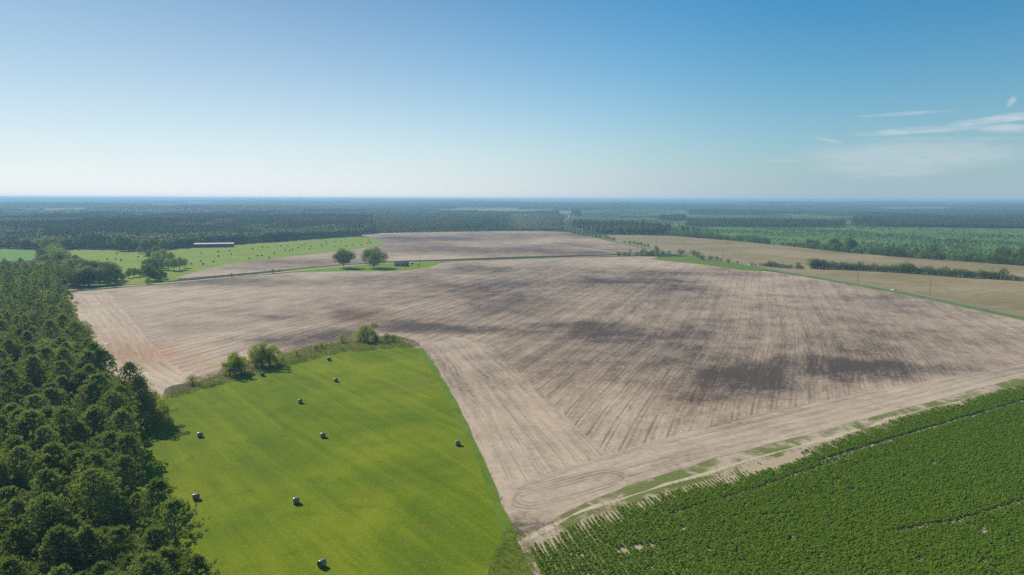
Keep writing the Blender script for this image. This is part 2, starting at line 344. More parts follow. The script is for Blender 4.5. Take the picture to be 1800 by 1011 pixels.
# base ground: polar grid to the horizon
Vg = [(0, 0, -.03)]; Fg = []; rings = np.geomspace(25, 30000, 130); na = 240
for r_ in rings:
    for k in range(na):
        a = 2*math.pi*k/na; x, y = r_*math.sin(a), r_*math.cos(a); Vg.append((x, y, terr(x, y)-.03))
for k in range(na): Fg.append((0, 1+(k+1) % na, 1+k))
for i in range(len(rings)-1):
    for k in range(na):
        a, b = 1+i*na+k, 1+i*na+(k+1) % na; Fg.append((a, b, b+na, a+na))
t = NT('ground'); ln_ = t.n.new('ShaderNodeVectorMath'); ln_.operation = 'LENGTH'; t.put(ln_.inputs[0], t.pos); nn_ = t.noise(t.pos, .15, 4, .6)
far_ = t.mix(t.rng(t.noise(t.pos, .0015, 2), .45, .55), (0.10, 0.17, 0.05), (0.24, 0.21, 0.11))
M['ground'] = t.done(t.bsdf(t.mix(t.rng(ln_.outputs['Value'], 3400, 3600), t.mix(nn_, (0.035, 0.045, 0.018), (0.075, 0.07, 0.035)), far_), .95, .03))
tag(obj('ground', mesh('ground', Vg, Fg, [M['ground']])), kind='structure')

A_PX = [(122, 514), (190, 508), (300, 498.5), (400, 489.5), (470, 483), (530, 478), (600, 477), (660, 477), (720, 475), (762, 468), (776, 461), (850, 458.5), (950, 455), (1050, 452), (1150, 450),
        (1165, 455), (1230, 463), (1310, 473), (1340, 475), (1450, 492), (1550, 510), (1700, 538), (1800, 559), (2150, 625), (2150, 600), (1950, 632),
        (1800, 662), (1700, 689), (1600, 716), (1500, 742), (1380, 774), (1200, 822), (1100, 856), (1000, 897), (950, 930), (915, 938), (870, 925), (862, 870), (832, 800), (792, 720), (752, 652), (722, 612), (700, 588), (640, 596),
        (560, 606), (490, 626), (430, 648), (350, 672), (300, 690), (262, 735), (225, 715), (185, 695), (165, 655), (160, 615), (145, 580), (128, 550), (112, 525)]
A_PX[23:26] = [(2150, 626), (2150, 574), (1950, 624)]
B_PX = [(250, 712), (300, 699), (350, 686), (440, 661), (530, 636), (600, 619), (700, 611), (738, 609), (765, 650), (803, 720), (843, 800), (870, 868), (888, 915), (905, 950), (940, 1011), (1010, 1120), (1030, 1180), (250, 1180), (210, 900), (200, 740)]
C_PX = [(282, 700), (300, 684), (350, 665), (430, 640), (520, 613), (600, 600), (690, 590), (730, 600), (738, 609), (700, 611), (600, 619), (530, 636), (440, 661), (350, 686), (300, 699)]
D_PX = [(925, 965), (985, 940), (1010, 922), (1060, 903), (1120, 882), (1250, 842), (1330, 815), (1440, 782), (1530, 752), (1600, 730), (1700, 703), (1800, 676), (2000, 628), (2300, 640), (2300, 1250), (1060, 1250), (1010, 1120)]
F_PX = [(60, 440), (130, 438.5), (250, 440), (345, 434), (450, 427), (560, 419.5), (625, 416), (655, 418), (682, 428), (640, 437), (560, 446), (450, 457), (370, 470), (325, 484), (300, 496), (180, 503), (120, 506), (80, 470)]
G_PX = [(305, 491), (325, 484), (370, 470), (450, 457), (560, 446), (640, 437), (682, 428), (655, 418), (628, 413), (660, 410.5), (720, 408), (850, 406.5), (985, 406), (1045, 416), (1090, 427), (1140, 438), (1170, 441), (1120, 446), (950, 450), (850, 453.5), (770, 456.5), (700, 458.5), (640, 462), (500, 474), (400, 483)]
I_PX = [(470, 480.5), (520, 473.5), (600, 466.5), (640, 463.5), (700, 460.5), (778, 459.5), (765, 468), (722, 475.5), (660, 477), (600, 477)]
K_PX = [(1040, 412.5), (1150, 413.5), (1200, 415.5), (1300, 424), (1400, 434), (1500, 445), (1600, 453.5), (1700, 460), (1800, 467.5), (2100, 492), (2200, 640), (1990, 590), (1800, 555), (1700, 533.5), (1600, 513.5), (1500, 496), (1400, 479.5), (1320, 465.5), (1250, 455), (1200, 446), (1150, 437.5), (1100, 426.5), (1050, 415.8)]
L_PX = [(1004, 371), (1120, 369), (1200, 373), (1350, 378), (1500, 379), (1520, 399), (1800, 401), (2150, 404), (2200, 520), (2100, 492), (1800, 467), (1700, 460), (1600, 453), (1500, 445), (1400, 434), (1300, 424), (1200, 415), (1150, 413), (1040, 412), (1004, 402)]
N_PX = [(655, 410), (850, 406.5), (987, 405), (988, 379), (870, 376.5), (655, 378)]
M1_PX = [(-200, 437), (62, 437.5), (66, 452), (50, 460), (-200, 460)]
M2_PX = [(-200, 372), (46, 372), (40, 380), (-200, 381)]
M3_PX = [(1160, 362), (1420, 364), (1400, 367), (1150, 365)]
ROAD = [(2100, 615), (1950, 586), (1800, 556.5), (1700, 535), (1600, 515), (1500, 497.5), (1400, 480.5), (1320, 466.5), (1250, 455.8), (1200, 447), (1150, 438.5), (1100, 427.8), (1050, 416.8), (1010, 406.5), (990, 399), (984, 392.5), (990, 388.5), (999, 384.5), (1001, 380.5), (998, 376.5), (990, 373.8)]
TRACK = [(110, 511), (180, 506), (300, 497), (400, 488), (500, 478), (590, 469.4), (640, 465), (700, 461.8), (780, 459.8), (900, 456), (1050, 450.5), (1120, 447.5), (1165, 444.5), (1195, 446.5)]
E_PX = [(880, 950), (880, 900), (1000, 850), (1500, 705), (1800, 635), (2100, 590), (2300, 600), (2300, 660), (1950, 660), (1700, 715), (1440, 800), (1120, 905), (1040, 1010), (1060, 1180), (960, 1180), (930, 1011)]

sheet('margin', E_PX, .0, M['margin'], amp=1.5)
sheet('scrubland', L_PX, .05, M['scrub'], amp=6)
sheet('plantation_floor', N_PX, .03, M['scrub'], amp=3)
sheet('green_field', M1_PX, .05, M['crop_far'], amp=2)
sheet('green_field', M2_PX, .05, M['crop_far'], amp=2)
sheet('hay_field', F_PX, .06, M['hay_far'], amp=2)
sheet('stubble_field', K_PX, .08, M['stubble'], amp=.6)
FDARK = [(900, 440, 200, 7, .6), (740, 436, 80, 7, .6), (760, 420, 130, 5, .7), (900, 414, 150, 4, .5), (550, 462, 120, 6, .6), (1000, 432, 80, 4, .4), (430, 472, 60, 4, .4), (1020, 412, 60, 4, .6)]
def attrs_far(p):
    return {'rowu': p[:, 0]*math.cos(R(60))-p[:, 1]*math.sin(R(60)), 'rowv': p[:, 0], 'dark': blobs(p, FDARK), 'warm': blobs(p, [(960, 433, 60, 3, .2)]), 'olive': np.zeros(len(p)), 'lines': np.full(len(p), .2)}
sheet('far_ploughed_field', G_PX, .10, M['soil_far'], grid=9, amp=1.5, attrs=attrs_far)
sheet('weedy_strip', C_PX, .08, M['weedy'], amp=1.2)
sheet('ploughed_field', A_PX, .14, M['soil'], grid=5, amp=.8, attrs=attrs_main)
sheet('meadow', B_PX, .18, M['meadow'], amp=.7, step=2)
sheet('meadow_corner', [(905, 945), (890, 921), (876, 950), (858, 985), (852, 1040), (840, 1180), (1035, 1180), (1010, 1120), (940, 1011)], .21, M['meadow_rough'], amp=1.2)
LEFT = [(738, 609), (768, 650), (808, 720), (850, 800), (893, 905)]
sheet('headland', [(745, 606), (800, 592), (860, 606), (960, 698), (1066, 800), (1000, 822), (935, 848), (900, 880), (880, 868), (850, 800), (810, 722), (772, 652)], .20, M['soil_head'], grid=4, amp=.5, attrs=attrs_line(LEFT, 1.0, .34), rnd=0)
LE = [(120, 522), (150, 570), (172, 605), (178, 640), (205, 668), (262, 700)]
sheet('headland', [(118, 517), (186, 511.5), (200, 525), (232, 562), (262, 600), (292, 632), (330, 664), (305, 684), (300, 690), (262, 735), (225, 715), (185, 695), (165, 655), (160, 615), (145, 580), (128, 550)], .22, M['soil_head'], grid=4, amp=1.0, attrs=attrs_line(LE, 1.0, .4), rnd=1)
BOT = [(905, 925), (1000, 897), (1100, 856), (1200, 822), (1380, 774), (1500, 742), (1600, 716), (1700, 689), (1800, 662), (2000, 618)]
sheet('headland', [(885, 872), (930, 846), (1066, 799), (1200, 762), (1300, 735), (1400, 714), (1500, 694), (1600, 675), (1730, 652), (1800, 637), (1990, 600), (1990, 618), (1800, 661), (1700, 688), (1600, 715), (1500, 741), (1380, 773), (1200, 821), (1100, 855), (1000, 896), (950, 928), (915, 936), (897, 913)], .24, M['soil_head'], grid=4, amp=.5, attrs=attrs_line(BOT, 1.0, .5), rnd=0)
sheet('turning_loops', [(896, 885), (905, 862), (940, 850), (1040, 826), (1085, 820), (1102, 836), (1085, 853), (1020, 874), (960, 893), (915, 903)], .28, M['soil_turn'], grid=2.5, amp=.3, attrs=attrs_line([(930, 877), (1000, 862), (1070, 842)], .5, .8), rnd=1)
M['dirt_dark'] = plain('turned_earth', (0.13, 0.095, 0.08), .95, .1, var=.5, sc=1.2)
sheet('turned_earth', [(284, 698), (290, 680), (330, 673), (355, 672), (335, 685), (305, 697)], .26, M['dirt_dark'], amp=.6)
M['sheen'] = plain('puddle_sheen', (0.50, 0.44, 0.38), .7, .2, var=.3, sc=.8)  # pale colour painted in for the sky reflected on the puddles
for q in ([(180, 605), (190, 601.5), (194, 601), (184, 606)], [(251, 656), (259, 654.5), (265, 655.5), (259, 657)]):
    sheet('puddle', q, .30, M['sheen'], amp=.5, step=1)
sheet('crop_soil', D_PX, .06, M['crop_soil'], amp=1.2)
sheet('lawn', I_PX, .22, M['lawn'], amp=.8)
sheet('grass_corner', [(1140, 456), (1165, 451), (1230, 452), (1290, 462), (1335, 470), (1350, 478), (1300, 475), (1230, 464)], .22, M['verge'], amp=1.5)
ribbon('road', ROAD, 7.0, .34, M['asphalt'])
ribbon('verge', ROAD[:13], 9.0, .29, M['verge'], off=-8.2, wob=1.5)
ribbon('verge', ROAD[:14], 4.5, .27, M['verge_dry'], off=5.2, wob=1.5)
ribbon('farm_track', TRACK, 4.2, .33, M['track'], wob=.5)
ribbon('verge', TRACK, 3.5, .30, M['verge'], off=4.6, wob=1.2)
ribbon('verge', TRACK[:8], 2.0, .29, M['verge_dry'], off=-3.2, wob=.8)
ribbon('meadow_edge', [(905, 945), (890, 915), (872, 868), (845, 800), (805, 720), (767, 650), (740, 612)], 2.6, .27, M['verge'], off=-.6, wob=1.0)
ribbon('sandy_track', [(905, 960), (950, 935), (1000, 905), (1120, 866), (1250, 830), (1400, 785), (1500, 757), (1600, 725), (1700, 702)], 1.3, .10, M['track'], wob=2.0)
ribbon('field_path', [(930, 427), (1000, 433), (1060, 441), (1090, 446)], 4.0, .25, M['track'], wob=1)
ribbon('field_path', [(1085, 425), (1120, 434.5), (1150, 441), (1170, 444)], 5.0, .26, M['track'], wob=2)

# ---------------------------------------------------------------- vegetation meshes
def frames(Nv):
    Nv = Nv/np.linalg.norm(Nv, axis=1)[:, None]; h = np.where(np.abs(Nv[:, 2:3]) > .9, [[1., 0, 0]], [[0., 0, 1.]])
    U = np.cross(Nv, h); U /= np.linalg.norm(U, axis=1)[:, None]; return U, np.cross(Nv, U)
def quads(C, Nv, size, r, asp=.6):
    n = len(C); U, Wv = frames(Nv); a = r.uniform(0, 6.283, n)[:, None]; U2 = U*np.cos(a)+Wv*np.sin(a); W2 = -U*np.sin(a)+Wv*np.cos(a)
    s = (size*r.uniform(.6, 1.3, n))[:, None]*.5
    V = np.stack([C-U2*s, C-W2*s*asp, C+U2*s, C+W2*s*asp], 1).reshape(-1, 3)
    return V, np.arange(n*4).reshape(n, 4)
def crown_mesh(name, lobes, per, leaf, mat, seed, fill=.25, jit=.75):
    r = np.random.default_rng(seed); Vs = []; 
    for (c, rad) in lobes:
        k = int(per*np.prod(rad)**(2/3)); d = r.normal(size=(k, 3)); d /= np.linalg.norm(d, axis=1)[:, None]
        d = d[(d[:, 2] > -.75)]; k = len(d); rr = np.where(r.random(k) < fill, r.uniform(.4, .9, k), r.uniform(.86, 1.10, k))
        bump = np.array([mnoise.noise(Vector(tuple(q*2.3+seed))) for q in d])
        C = np.array(c)+d*np.array(rad)*(rr*(1+.22*bump))[:, None]
        Nv = d+r.normal(size=(k, 3))*jit*.6+[0, 0, .25]; V, _ = quads(C, Nv, leaf, r); Vs.append(V)
    V = np.concatenate(Vs); return mesh(name, V, np.arange(len(V)).reshape(-1, 4), [mat])
def broad_lobes(r, Ht, Wd, base=.22, n=14):
    L = []; cz = Ht*(base+(1-base)*.5); hz = Ht*(1-base)/2
    for i in range(n):
        a = i*2.4+r.uniform(-.4, .4); t = (i+.5)/n; z = 1-2*t; rr = math.sqrt(max(0, 1-z*z)); q = r.uniform(.55, .72)
        rad = Wd*.5*r.uniform(.34, .5)
        L.append(((math.cos(a)*rr*Wd*.5*q, math.sin(a)*rr*Wd*.5*q, cz+z*hz*.66), (rad, rad, rad*.85)))
    L.append(((0, 0, cz), (Wd*.33, Wd*.33, hz*.7))); return L
def trunk_mb(Ht, rad, top=.7, limbs=6, r=None, spread=.28):
    m = MB(); m.tube([(0, 0, -.5), (0.05, 0, Ht*top*.4), (-.05, .1, Ht*top*.75), (0, 0, Ht*top)], [rad*1.2, rad*.85, rad*.6, rad*.25])
    for i in range(limbs):
        a = i*2.4+1; z = Ht*(.25+.4*i/limbs); l = Ht*spread
        m.tube([(0, 0, z), (math.cos(a)*l*.5, math.sin(a)*l*.5, z+l*.45), (math.cos(a)*l, math.sin(a)*l, z+l*.8)], [rad*.5, rad*.3, rad*.1], 5)
    return m
def pine_crown(name, Ht, Rd, seed, nb=54, tufts=11, blades=12, bl=.6, bw=.13, mat=None, base=.38):
    r = np.random.default_rng(seed); Vs = []
    cen = []; dirs = []
    for i in range(nb):
        t = base+(1-base)*(i/nb)**.95; prof = math.sin(math.pi*min(1, .12+.88*(1-(t-base)/(1-base))**.8))**.0; u = (t-base)/(1-base)
        L = Rd*(.45+.55*min(1, u/.3))*(1-max(0, (u-.35)/.65)**1.7)*r.uniform(.75, 1.15)+.35
        a = i*2.399+r.uniform(-.3, .3); up = .15+.75*u
        for j in range(tufts):
            s = .35+.65*(j+r.random())/tufts
            p = np.array([math.cos(a)*L*s, math.sin(a)*L*s, Ht*t+L*s*up*.6])+r.normal(size=3)*np.array([.45, .45, .3])*(.6+L*.12)
            cen.append(p); dirs.append([math.cos(a)*.5, math.sin(a)*.5, .8])
    cen = np.array(cen); dirs = np.array(dirs); n = len(cen)
    C = np.repeat(cen, blades, 0); D = np.repeat(dirs, blades, 0)+r.normal(size=(n*blades, 3))*.75; D /= np.linalg.norm(D, axis=1)[:, None]
    U, _ = frames(D+1e-3); a = r.uniform(0, 6.28, len(C))[:, None]; Sd = U*np.cos(a)+np.cross(D, U)*np.sin(a)
    ln = (bl*r.uniform(.7, 1.3, len(C)))[:, None]; V = np.stack([C-Sd*bw*.5, C+Sd*bw*.5, C+D*ln+Sd*bw*.3, C+D*ln-Sd*bw*.3], 1).reshape(-1, 3)
    return mesh(name, V, np.arange(len(V)).reshape(-1, 4), [mat or M['pine']])
def low_tree(name, Ht, Wd, seed, n, leaf, mat, base=.25, conif=False):
    r = np.random.default_rng(seed)
    if conif:
        u = r.random(n)**.9; z = Ht*(base+(1-base)*u); rad = Wd*.5*(1-u**1.6)*r.uniform(.5, 1.05, n)+.1; a = r.uniform(0, 6.28, n)
        C = np.stack([np.cos(a)*rad, np.sin(a)*rad, z], 1); Nv = np.stack([np.cos(a), np.sin(a), np.full(n, .8)], 1)+r.normal(size=(n, 3))*.35
        V, Fq = quads(C, Nv, leaf, r, .8); return mesh(name, V, Fq, [mat])
    return crown_mesh(name, broad_lobes(r, Ht, Wd, base, 7), n/ (8*(Wd*.2)**2), leaf, mat, seed, .05, .22)

class Proto: pass
def kindproto(crown, trunk):
    p = Proto(); p.crown, p.trunk = crown, trunk; return p
PINE = [kindproto(pine_crown('pine_crown', h, w, 10+i, base=b), trunk_mb(h, .24, .95, 4, spread=.1).mesh('trunk', M['bark'])) for i, (h, w, b) in enumerate([(19, 4.0, .42), (21, 4.5, .48), (17.5, 3.6, .36), (20, 4.9, .46), (16, 3.8, .32)])]
def bro(seed, h, w, base, leaf, per, mat, n=14, q=1.0, mid=True):
    r = random.Random(seed); L = broad_lobes(r, h, w, base, n); L = [(tuple(np.array(c)*[1.0+.0*q, 1, 1]), tuple(np.array(k)*q)) for c, k in L]
    if q < 1: L = [((c[0]+r.uniform(-2.2, 2.2), c[1]+r.uniform(-2.2, 2.2), max(k[2]*.6, c[2]+r.uniform(-1.5, 1.5))), tuple(np.array(k)*r.uniform(.75, 1.25))) for c, k in L]
    if not mid: L = L[:-1]
    return kindproto(crown_mesh('crown', L, per, leaf, mat, seed), trunk_mb(h, .32, .6, 6).mesh('trunk', M['bark']))
BROAD = [bro(30+i, h, w, .16, .5, 70, M['leaf']) for i, (h, w) in enumerate([(15, 11), (17, 12), (13, 10), (18, 11)])]
MID = [bro(35+i, h, w, .14, .5, 66, M['leaf_mid']) for i, (h, w) in enumerate([(14, 11), (16, 12), (12, 10)])]
LIGHT = [bro(40+i, h, w, -.06, .42, 150, M['leaf_light'], 14, .82) for i, (h, w) in enumerate([(9, 8), (11, 9), (10, 9)])]
MIDL = [bro(56+i, h, w, .1, .8, 28, M['leaf_mid'], 12) for i, (h, w) in enumerate([(14, 12), (16, 12)])]
MIDB = [bro(50+i, h, w, .06, .9, 26, M['leaf'], 12) for i, (h, w) in enumerate([(15, 12), (17, 12), (12, 11)])]
MIDP = [kindproto(pine_crown('pine_crown', h, w, 60+i, nb=30, tufts=6, blades=8, bl=.8, bw=.22, base=.35), trunk_mb(h, .22, .95, 0).mesh('trunk', M['bark'])) for i, (h, w) in enumerate([(19, 3.8), (21, 4.0)])]
BUSH = [bro(70+i, h, w, -.12, .45, 45, M['leaf'], 9) for i, (h, w) in enumerate([(5, 6), (6, 6.5), (4, 6)])]
BUSHL = [bro(80+i, h, w, -.12, .4, 60, M['leaf_light'], 9) for i, (h, w) in enumerate([(5.5, 6), (4.5, 4.5)])]
BUSHR = [bro(85, 4.5, 4.5, .05, .4, 40, M['leaf_red'], 8)]
OAK = [bro(90, 19, 25, .10, .8, 34, M['leaf'], 26, .66), bro(92, 20, 28, .08, .8, 30, M['leaf'], 28, .58, False)]

def plant(protos, xy, name, label, cat, group, sc=1.0, crown='crown', z=0.1):
    p = random.choice(protos) if isinstance(protos, list) else protos
    e = empty(name, (xy[0], xy[1], z), random.uniform(0, 6.28), (sc*random.uniform(.93, 1.07), sc*random.uniform(.93, 1.07), sc))
    obj(crown, p.crown, e); obj('trunk', p.trunk, e)
    return tag(e, label, cat, group)

PC = bpy.data.collections
def scatter(name, pts, proto_meshes, idx, rz, sc, label=None, kind='stuff'):
    """one object: a cloud of points carrying copies of the plant meshes (geometry nodes)"""
    c = PC.new(name+'_kinds')
    for i, m in enumerate(proto_meshes):
        o = bpy.data.objects.new('%s_kind_%02d' % (name, i), m); c.objects.link(o)
    me = bpy.data.meshes.new(name); n = len(pts); me.vertices.add(n); me.vertices.foreach_set('co', np.asarray(pts, np.float32).ravel())
    a = me.attributes.new('idx', 'INT', 'POINT'); a.data.foreach_set('value', np.asarray(idx, np.int32))
    a = me.attributes.new('rot', 'FLOAT_VECTOR', 'POINT'); a.data.foreach_set('vector', np.stack([np.zeros(n), np.zeros(n), rz], 1).astype(np.float32).ravel())
    a = me.attributes.new('scl', 'FLOAT_VECTOR', 'POINT'); s3 = sc if np.ndim(sc) == 2 else np.stack([sc]*3, 1); a.data.foreach_set('vector', np.asarray(s3, np.float32).ravel())
    o = obj(name, me); ng = bpy.data.node_groups.new(name, 'GeometryNodeTree')
    ng.interface.new_socket('Geometry', in_out='INPUT', socket_type='NodeSocketGeometry'); ng.interface.new_socket('Geometry', in_out='OUTPUT', socket_type='NodeSocketGeometry')
    N, L = ng.nodes, ng.links; gi, go = N.new('NodeGroupInput'), N.new('NodeGroupOutput'); ci = N.new('GeometryNodeCollectionInfo')
    ci.inputs['Collection'].default_value = c; ci.inputs['Separate Children'].default_value = True; ci.inputs['Reset Children'].default_value = True
    ip = N.new('GeometryNodeInstanceOnPoints'); ip.inputs['Pick Instance'].default_value = True
    def at(nm, ty): q = N.new('GeometryNodeInputNamedAttribute'); q.data_type = ty; q.inputs['Name'].default_value = nm; return q.outputs['Attribute']
    L.new(gi.outputs[0], ip.inputs['Points']); L.new(ci.outputs[0], ip.inputs['Instance']); L.new(at('idx', 'INT'), ip.inputs['Instance Index'])
    er = N.new('FunctionNodeEulerToRotation'); L.new(at('rot', 'FLOAT_VECTOR'), er.inputs[0]); L.new(er.outputs[0], ip.inputs['Rotation'])
    L.new(at('scl', 'FLOAT_VECTOR'), ip.inputs['Scale']); L.new(ip.outputs[0], go.inputs[0])
    md = o.modifiers.new('scatter', 'NODES'); md.node_group = ng
    return tag(o, label, None, None, kind)

def jitter_fill(poly, sp, jit=.42):
    mn, mx = poly.min(0), poly.max(0); xs, ys = np.arange(mn[0], mx[0], sp), np.arange(mn[1], mx[1], sp*.87); X, Y = np.meshgrid(xs, ys)
    X = X+(np.arange(len(ys)) % 2)[:, None]*sp*.5; q = np.stack([X.ravel(), Y.ravel()], 1)+rng.uniform(-jit, jit, (X.size, 2))*sp
    return q[inside(poly, q)]

# ---------------------------------------------------------------- near wood on the left
NEAR_PX = [(400, 1250), (345, 1110), (300, 1010), (256, 915), (232, 862), (226, 800), (238, 765), (252, 746), (256, 733), (222, 722), (180, 700), (158, 670), (148, 640), (142, 608), (124, 580), (106, 552), (94, 525), (100, 506), (175, 503), (215, 499), (205, 490), (165, 486), (125, 470), (105, 455), (100, 442), (84, 442), (80, 470), (62, 487), (0, 491), (-120, 494), (-120, 1250)]
nearP = G(NEAR_PX)
q = jitter_fill(nearP, 5.7); px = proj(q); dd = np.hypot(*q.T)
keep = (px[:, 1] < 1210) & (px[:, 0] > -110) & (q[:, 1] > 95); q, px, dd = q[keep], px[keep], dd[keep]
# thin broadleaf zones (crowns are wider)
pine_m = smooth(640, 720, px[:, 1]+40*np.array([n2(a[0], a[1], .03, 4) for a in q])+(px[:, 0] < 60)*20)
isP = rng.random(len(q)) < np.maximum(pine_m*.97, .28*(px[:, 1] > 500))
kb = np.where(isP, rng.random(len(q)) < .84, rng.random(len(q)) < .30)
q, px, dd, isP = q[kb], px[kb], dd[kb], isP[kb]; order = np.argsort(dd); q, px, dd, isP = q[order], px[order], dd[order], isP[order]
nP = nB = 0; restP = []; restB = []
edge, _ = dist_line(q, nearP)
def zone(p, e, what):
    x, y = p
    if y > 900: a = 'at the bottom left corner'
    elif y > 760: a = 'in the lower left wood'
    elif y > 660: a = 'in the middle left wood'
    elif y > 560: a = 'left of the pale field corner'
    else: a = 'in the wood near the dirt track'
    b = 'on the open edge' if e < 7 else ('a little inside' if e < 25 else ('deep inside' if e < 60 else 'by the left picture edge'))
    return '%s %s, %s' % (what, a, b)
for i in range(len(q)):
    if isP[i]:
        if nP < 290:
            nP += 1; e = plant(PINE, q[i], 'pine_tree', zone(px[i], edge[i], 'dark green pine'), 'pine tree', 'pines of the wood on the left', random.uniform(.68, 1.08), z=0)
        else: restP.append(q[i])
    else:
        near_e = edge[i] < 9
        lt = random.random() < (.45 if (near_e and px[i][1] < 740) else .06)
        if nB < 170:
            nB += 1
            if not lt and random.random() < .45: plant(MID, q[i], 'broadleaf_tree', zone(px[i], edge[i], 'lighter mid-green tree'), 'tree', 'broadleaf trees of the wood on the left', random.uniform(.8, 1.2), z=0)
            elif lt: plant(LIGHT, q[i], 'broadleaf_tree', zone(px[i], edge[i], 'yellow-green leafy tree'), 'tree', 'broadleaf trees of the wood on the left', random.uniform(.8, 1.1), z=0)
            else: plant(BROAD, q[i], 'broadleaf_tree', zone(px[i], edge[i], 'round-crowned green tree'), 'tree', 'broadleaf trees of the wood on the left', random.uniform(.8, 1.2), z=0)
        else: restB.append(q[i])
rest = [(p, int(rng.integers(0, 2))) for p in restP]+[(p, 2+int(rng.integers(0, 5))) for p in restB]
def withtrunk(p):
    a, b = p.crown, p.trunk
    va = np.empty(len(a.vertices)*3); a.vertices.foreach_get('co', va); fb = [tuple(f.vertices) for f in b.polygons]; fa = np.empty(len(a.polygons)*4, int); a.polygons.foreach_get('vertices', fa)
    V = np.concatenate([va.reshape(-1, 3), np.array([v.co[:] for v in b.vertices])]); n = len(a.vertices)
    Fc = fa.reshape(-1, 4).tolist()+[[i+n for i in f] for f in fb]
    return mesh('tree_shape', V, Fc, [a.materials[0], b.materials[0]], midx=[0]*len(a.polygons)+[1]*len(fb))
rest_kinds = [withtrunk(p) for p in MIDP+MIDB+MIDL]
scatter('woodland', [(p[0], p[1], 0) for p, _ in rest], rest_kinds, [k for _, k in rest], rng.uniform(0, 6.28, len(rest)), rng.uniform(.8, 1.2, len(rest)), 'rest of the dense left wood of pines and leafy trees')
# bright bushes along the wood's edge
EDGE = [(266, 730), (238, 722), (205, 708), (178, 690), (166, 660), (160, 630), (158, 608), (145, 585), (130, 560), (114, 532)]
Ee = densify(G(EDGE), 4.5, 1.5, 3, closed=False)
for i, p in enumerate(Ee):
    k = BUSHL if random.random() < .55 else BUSH
    plant(k, p, 'edge_bush', 'bright green bush' + (' beside the turned earth at the meadow corner' if i < len(Ee)*.25 else ' at the foot of the wood along the pale field corner'), 'bush', 'bushes along the wood edge', random.uniform(.5, .95))

# ---------------------------------------------------------------- single trees and bushes
def at(px, py): return gp(px, py)
def put(lst, protos, name, fmt, cat, group, base_h, k=1.0):
    for (x, y, hpx) in lst:
        p = gp(x, y); zc = math.hypot(*p); s = k*hpx*zc/F/base_h
        plant(protos, p, name, fmt, cat, group, s)
o1 = gp(604, 471); plant(OAK[0], o1, 'oak_tree', 'rounded spreading oak, left one of the two on the house lawn', 'tree', 'oaks on the lawn', 33*math.hypot(*o1)/F/19)
o2 = gp(657, 471); plant(OAK[1], o2, 'oak_tree', 'larger spreading oak with open branches, nearer to the brick house', 'tree', 'oaks on the lawn', 36*math.hypot(*o2)/F/20)
# trees of the belt between the left wood and the far hay field
zt = [('leafy tree in the belt along the far hay field\'s left end', [(78, 430, 17), (72, 424, 13), (86, 437, 20), (96, 445, 24), (82, 446, 24), (108, 458, 24), (92, 460, 26), (76, 462, 22), (118, 470, 22), (104, 476, 28), (128, 482, 22), (70, 412, 12), (74, 417, 13), (78, 405, 11), (62, 398, 10)], MIDB),
      ('dark tree in the clump between wood and dirt track', [(150, 492, 22), (162, 497, 18), (140, 498, 22), (176, 496, 26), (192, 498, 38), (206, 496, 24), (216, 494, 18), (124, 500, 26), (158, 503, 20)], MIDB),
      ('low dark tree in the row beside the track', [(226, 489, 14), (236, 487, 16), (246, 486, 18), (254, 484, 18), (228, 483, 12)], MIDB),
      ('tree in the dense clump at the ploughed strip\'s left tip', [(262, 493, 32), (272, 494, 24), (282, 491, 20), (268, 486, 44), (290, 490, 12), (258, 478, 22)], MIDB),
      ('grey-green tree in the clump inside the hay field', [(284, 474, 28), (296, 475, 24), (306, 476, 24), (316, 474, 24), (324, 471, 20), (276, 470, 30), (288, 462, 26), (300, 466, 22)], MIDB),
      ('tall tree in front of the forest edge in the hay field', [(256, 449, 28), (268, 447, 32), (246, 446, 16), (276, 452, 22), (264, 456, 24)], MIDB),
      ('big rounded tree standing out from the forest front above the hay field', [(212, 441, 25), (226, 441, 24), (238, 440, 22), (300, 438, 20), (288, 439, 22), (318, 436, 20)], MIDB)]
for ii, (lab, lst, pr) in enumerate(zt): put(lst, MIDL+MIDB if ii in (0, 4) else pr, 'broadleaf_tree', lab, 'tree', lab[lab.index(' ')+1:][:40], 15, 1.0 if ii in (0, 6) else .86)
put([(412, 658, 40)], LIGHT, 'broadleaf_tree', 'leafy yellow-green tree at the left of the weedy strip', 'tree', None, 10)
put([(461, 645, 44)], LIGHT, 'broadleaf_tree', 'widest yellow-green tree on the weedy strip beside the dark bale', 'tree', None, 10)
put([(448, 644, 34), (474, 643, 33)], LIGHT, 'broadleaf_tree', 'side bush merging into the widest yellow-green tree', 'tree', 'sides of the widest strip tree', 10)
put([(404, 660, 28), (424, 656, 27)], LIGHT, 'broadleaf_tree', 'side bush merging into the left yellow-green tree', 'tree', 'sides of the left strip tree', 10)
put([(270, 742, 56), (250, 738, 60), (232, 728, 54), (280, 752, 48), (214, 712, 50)], LIGHT, 'broadleaf_tree', 'bright yellow-green tree at the wood\'s corner by the turned earth', 'tree', 'bright trees at the wood corner', 10)
put([(646, 600, 35)], LIGHT, 'broadleaf_tree', 'tallest round leafy tree at the right tip of the weedy strip', 'tree', None, 10)
put([(660, 601, 22)], BUSHL, 'broadleaf_tree', 'brighter round bush merged to the right of the strip\'s tip bush', 'tree', None, 5.5)
put([(633, 600, 23)], BUSHL, 'broadleaf_tree', 'brighter round bush merged to the left of the strip\'s tip bush', 'tree', None, 5.5)
put([(338, 676, 18)], BUSHL, 'bush', 'small bright bush by the turned earth at the strip\'s left end', 'bush', None, 5.5)
put([(565, 612, 15)], BUSHL, 'bush', 'small bright bush on the strip above the topmost bale', 'bush', None, 5.5)
put([(601, 602, 16)], BUSHL, 'bush', 'bright bush left of the dark tree at the strip\'s right tip', 'bush', None, 5.5)
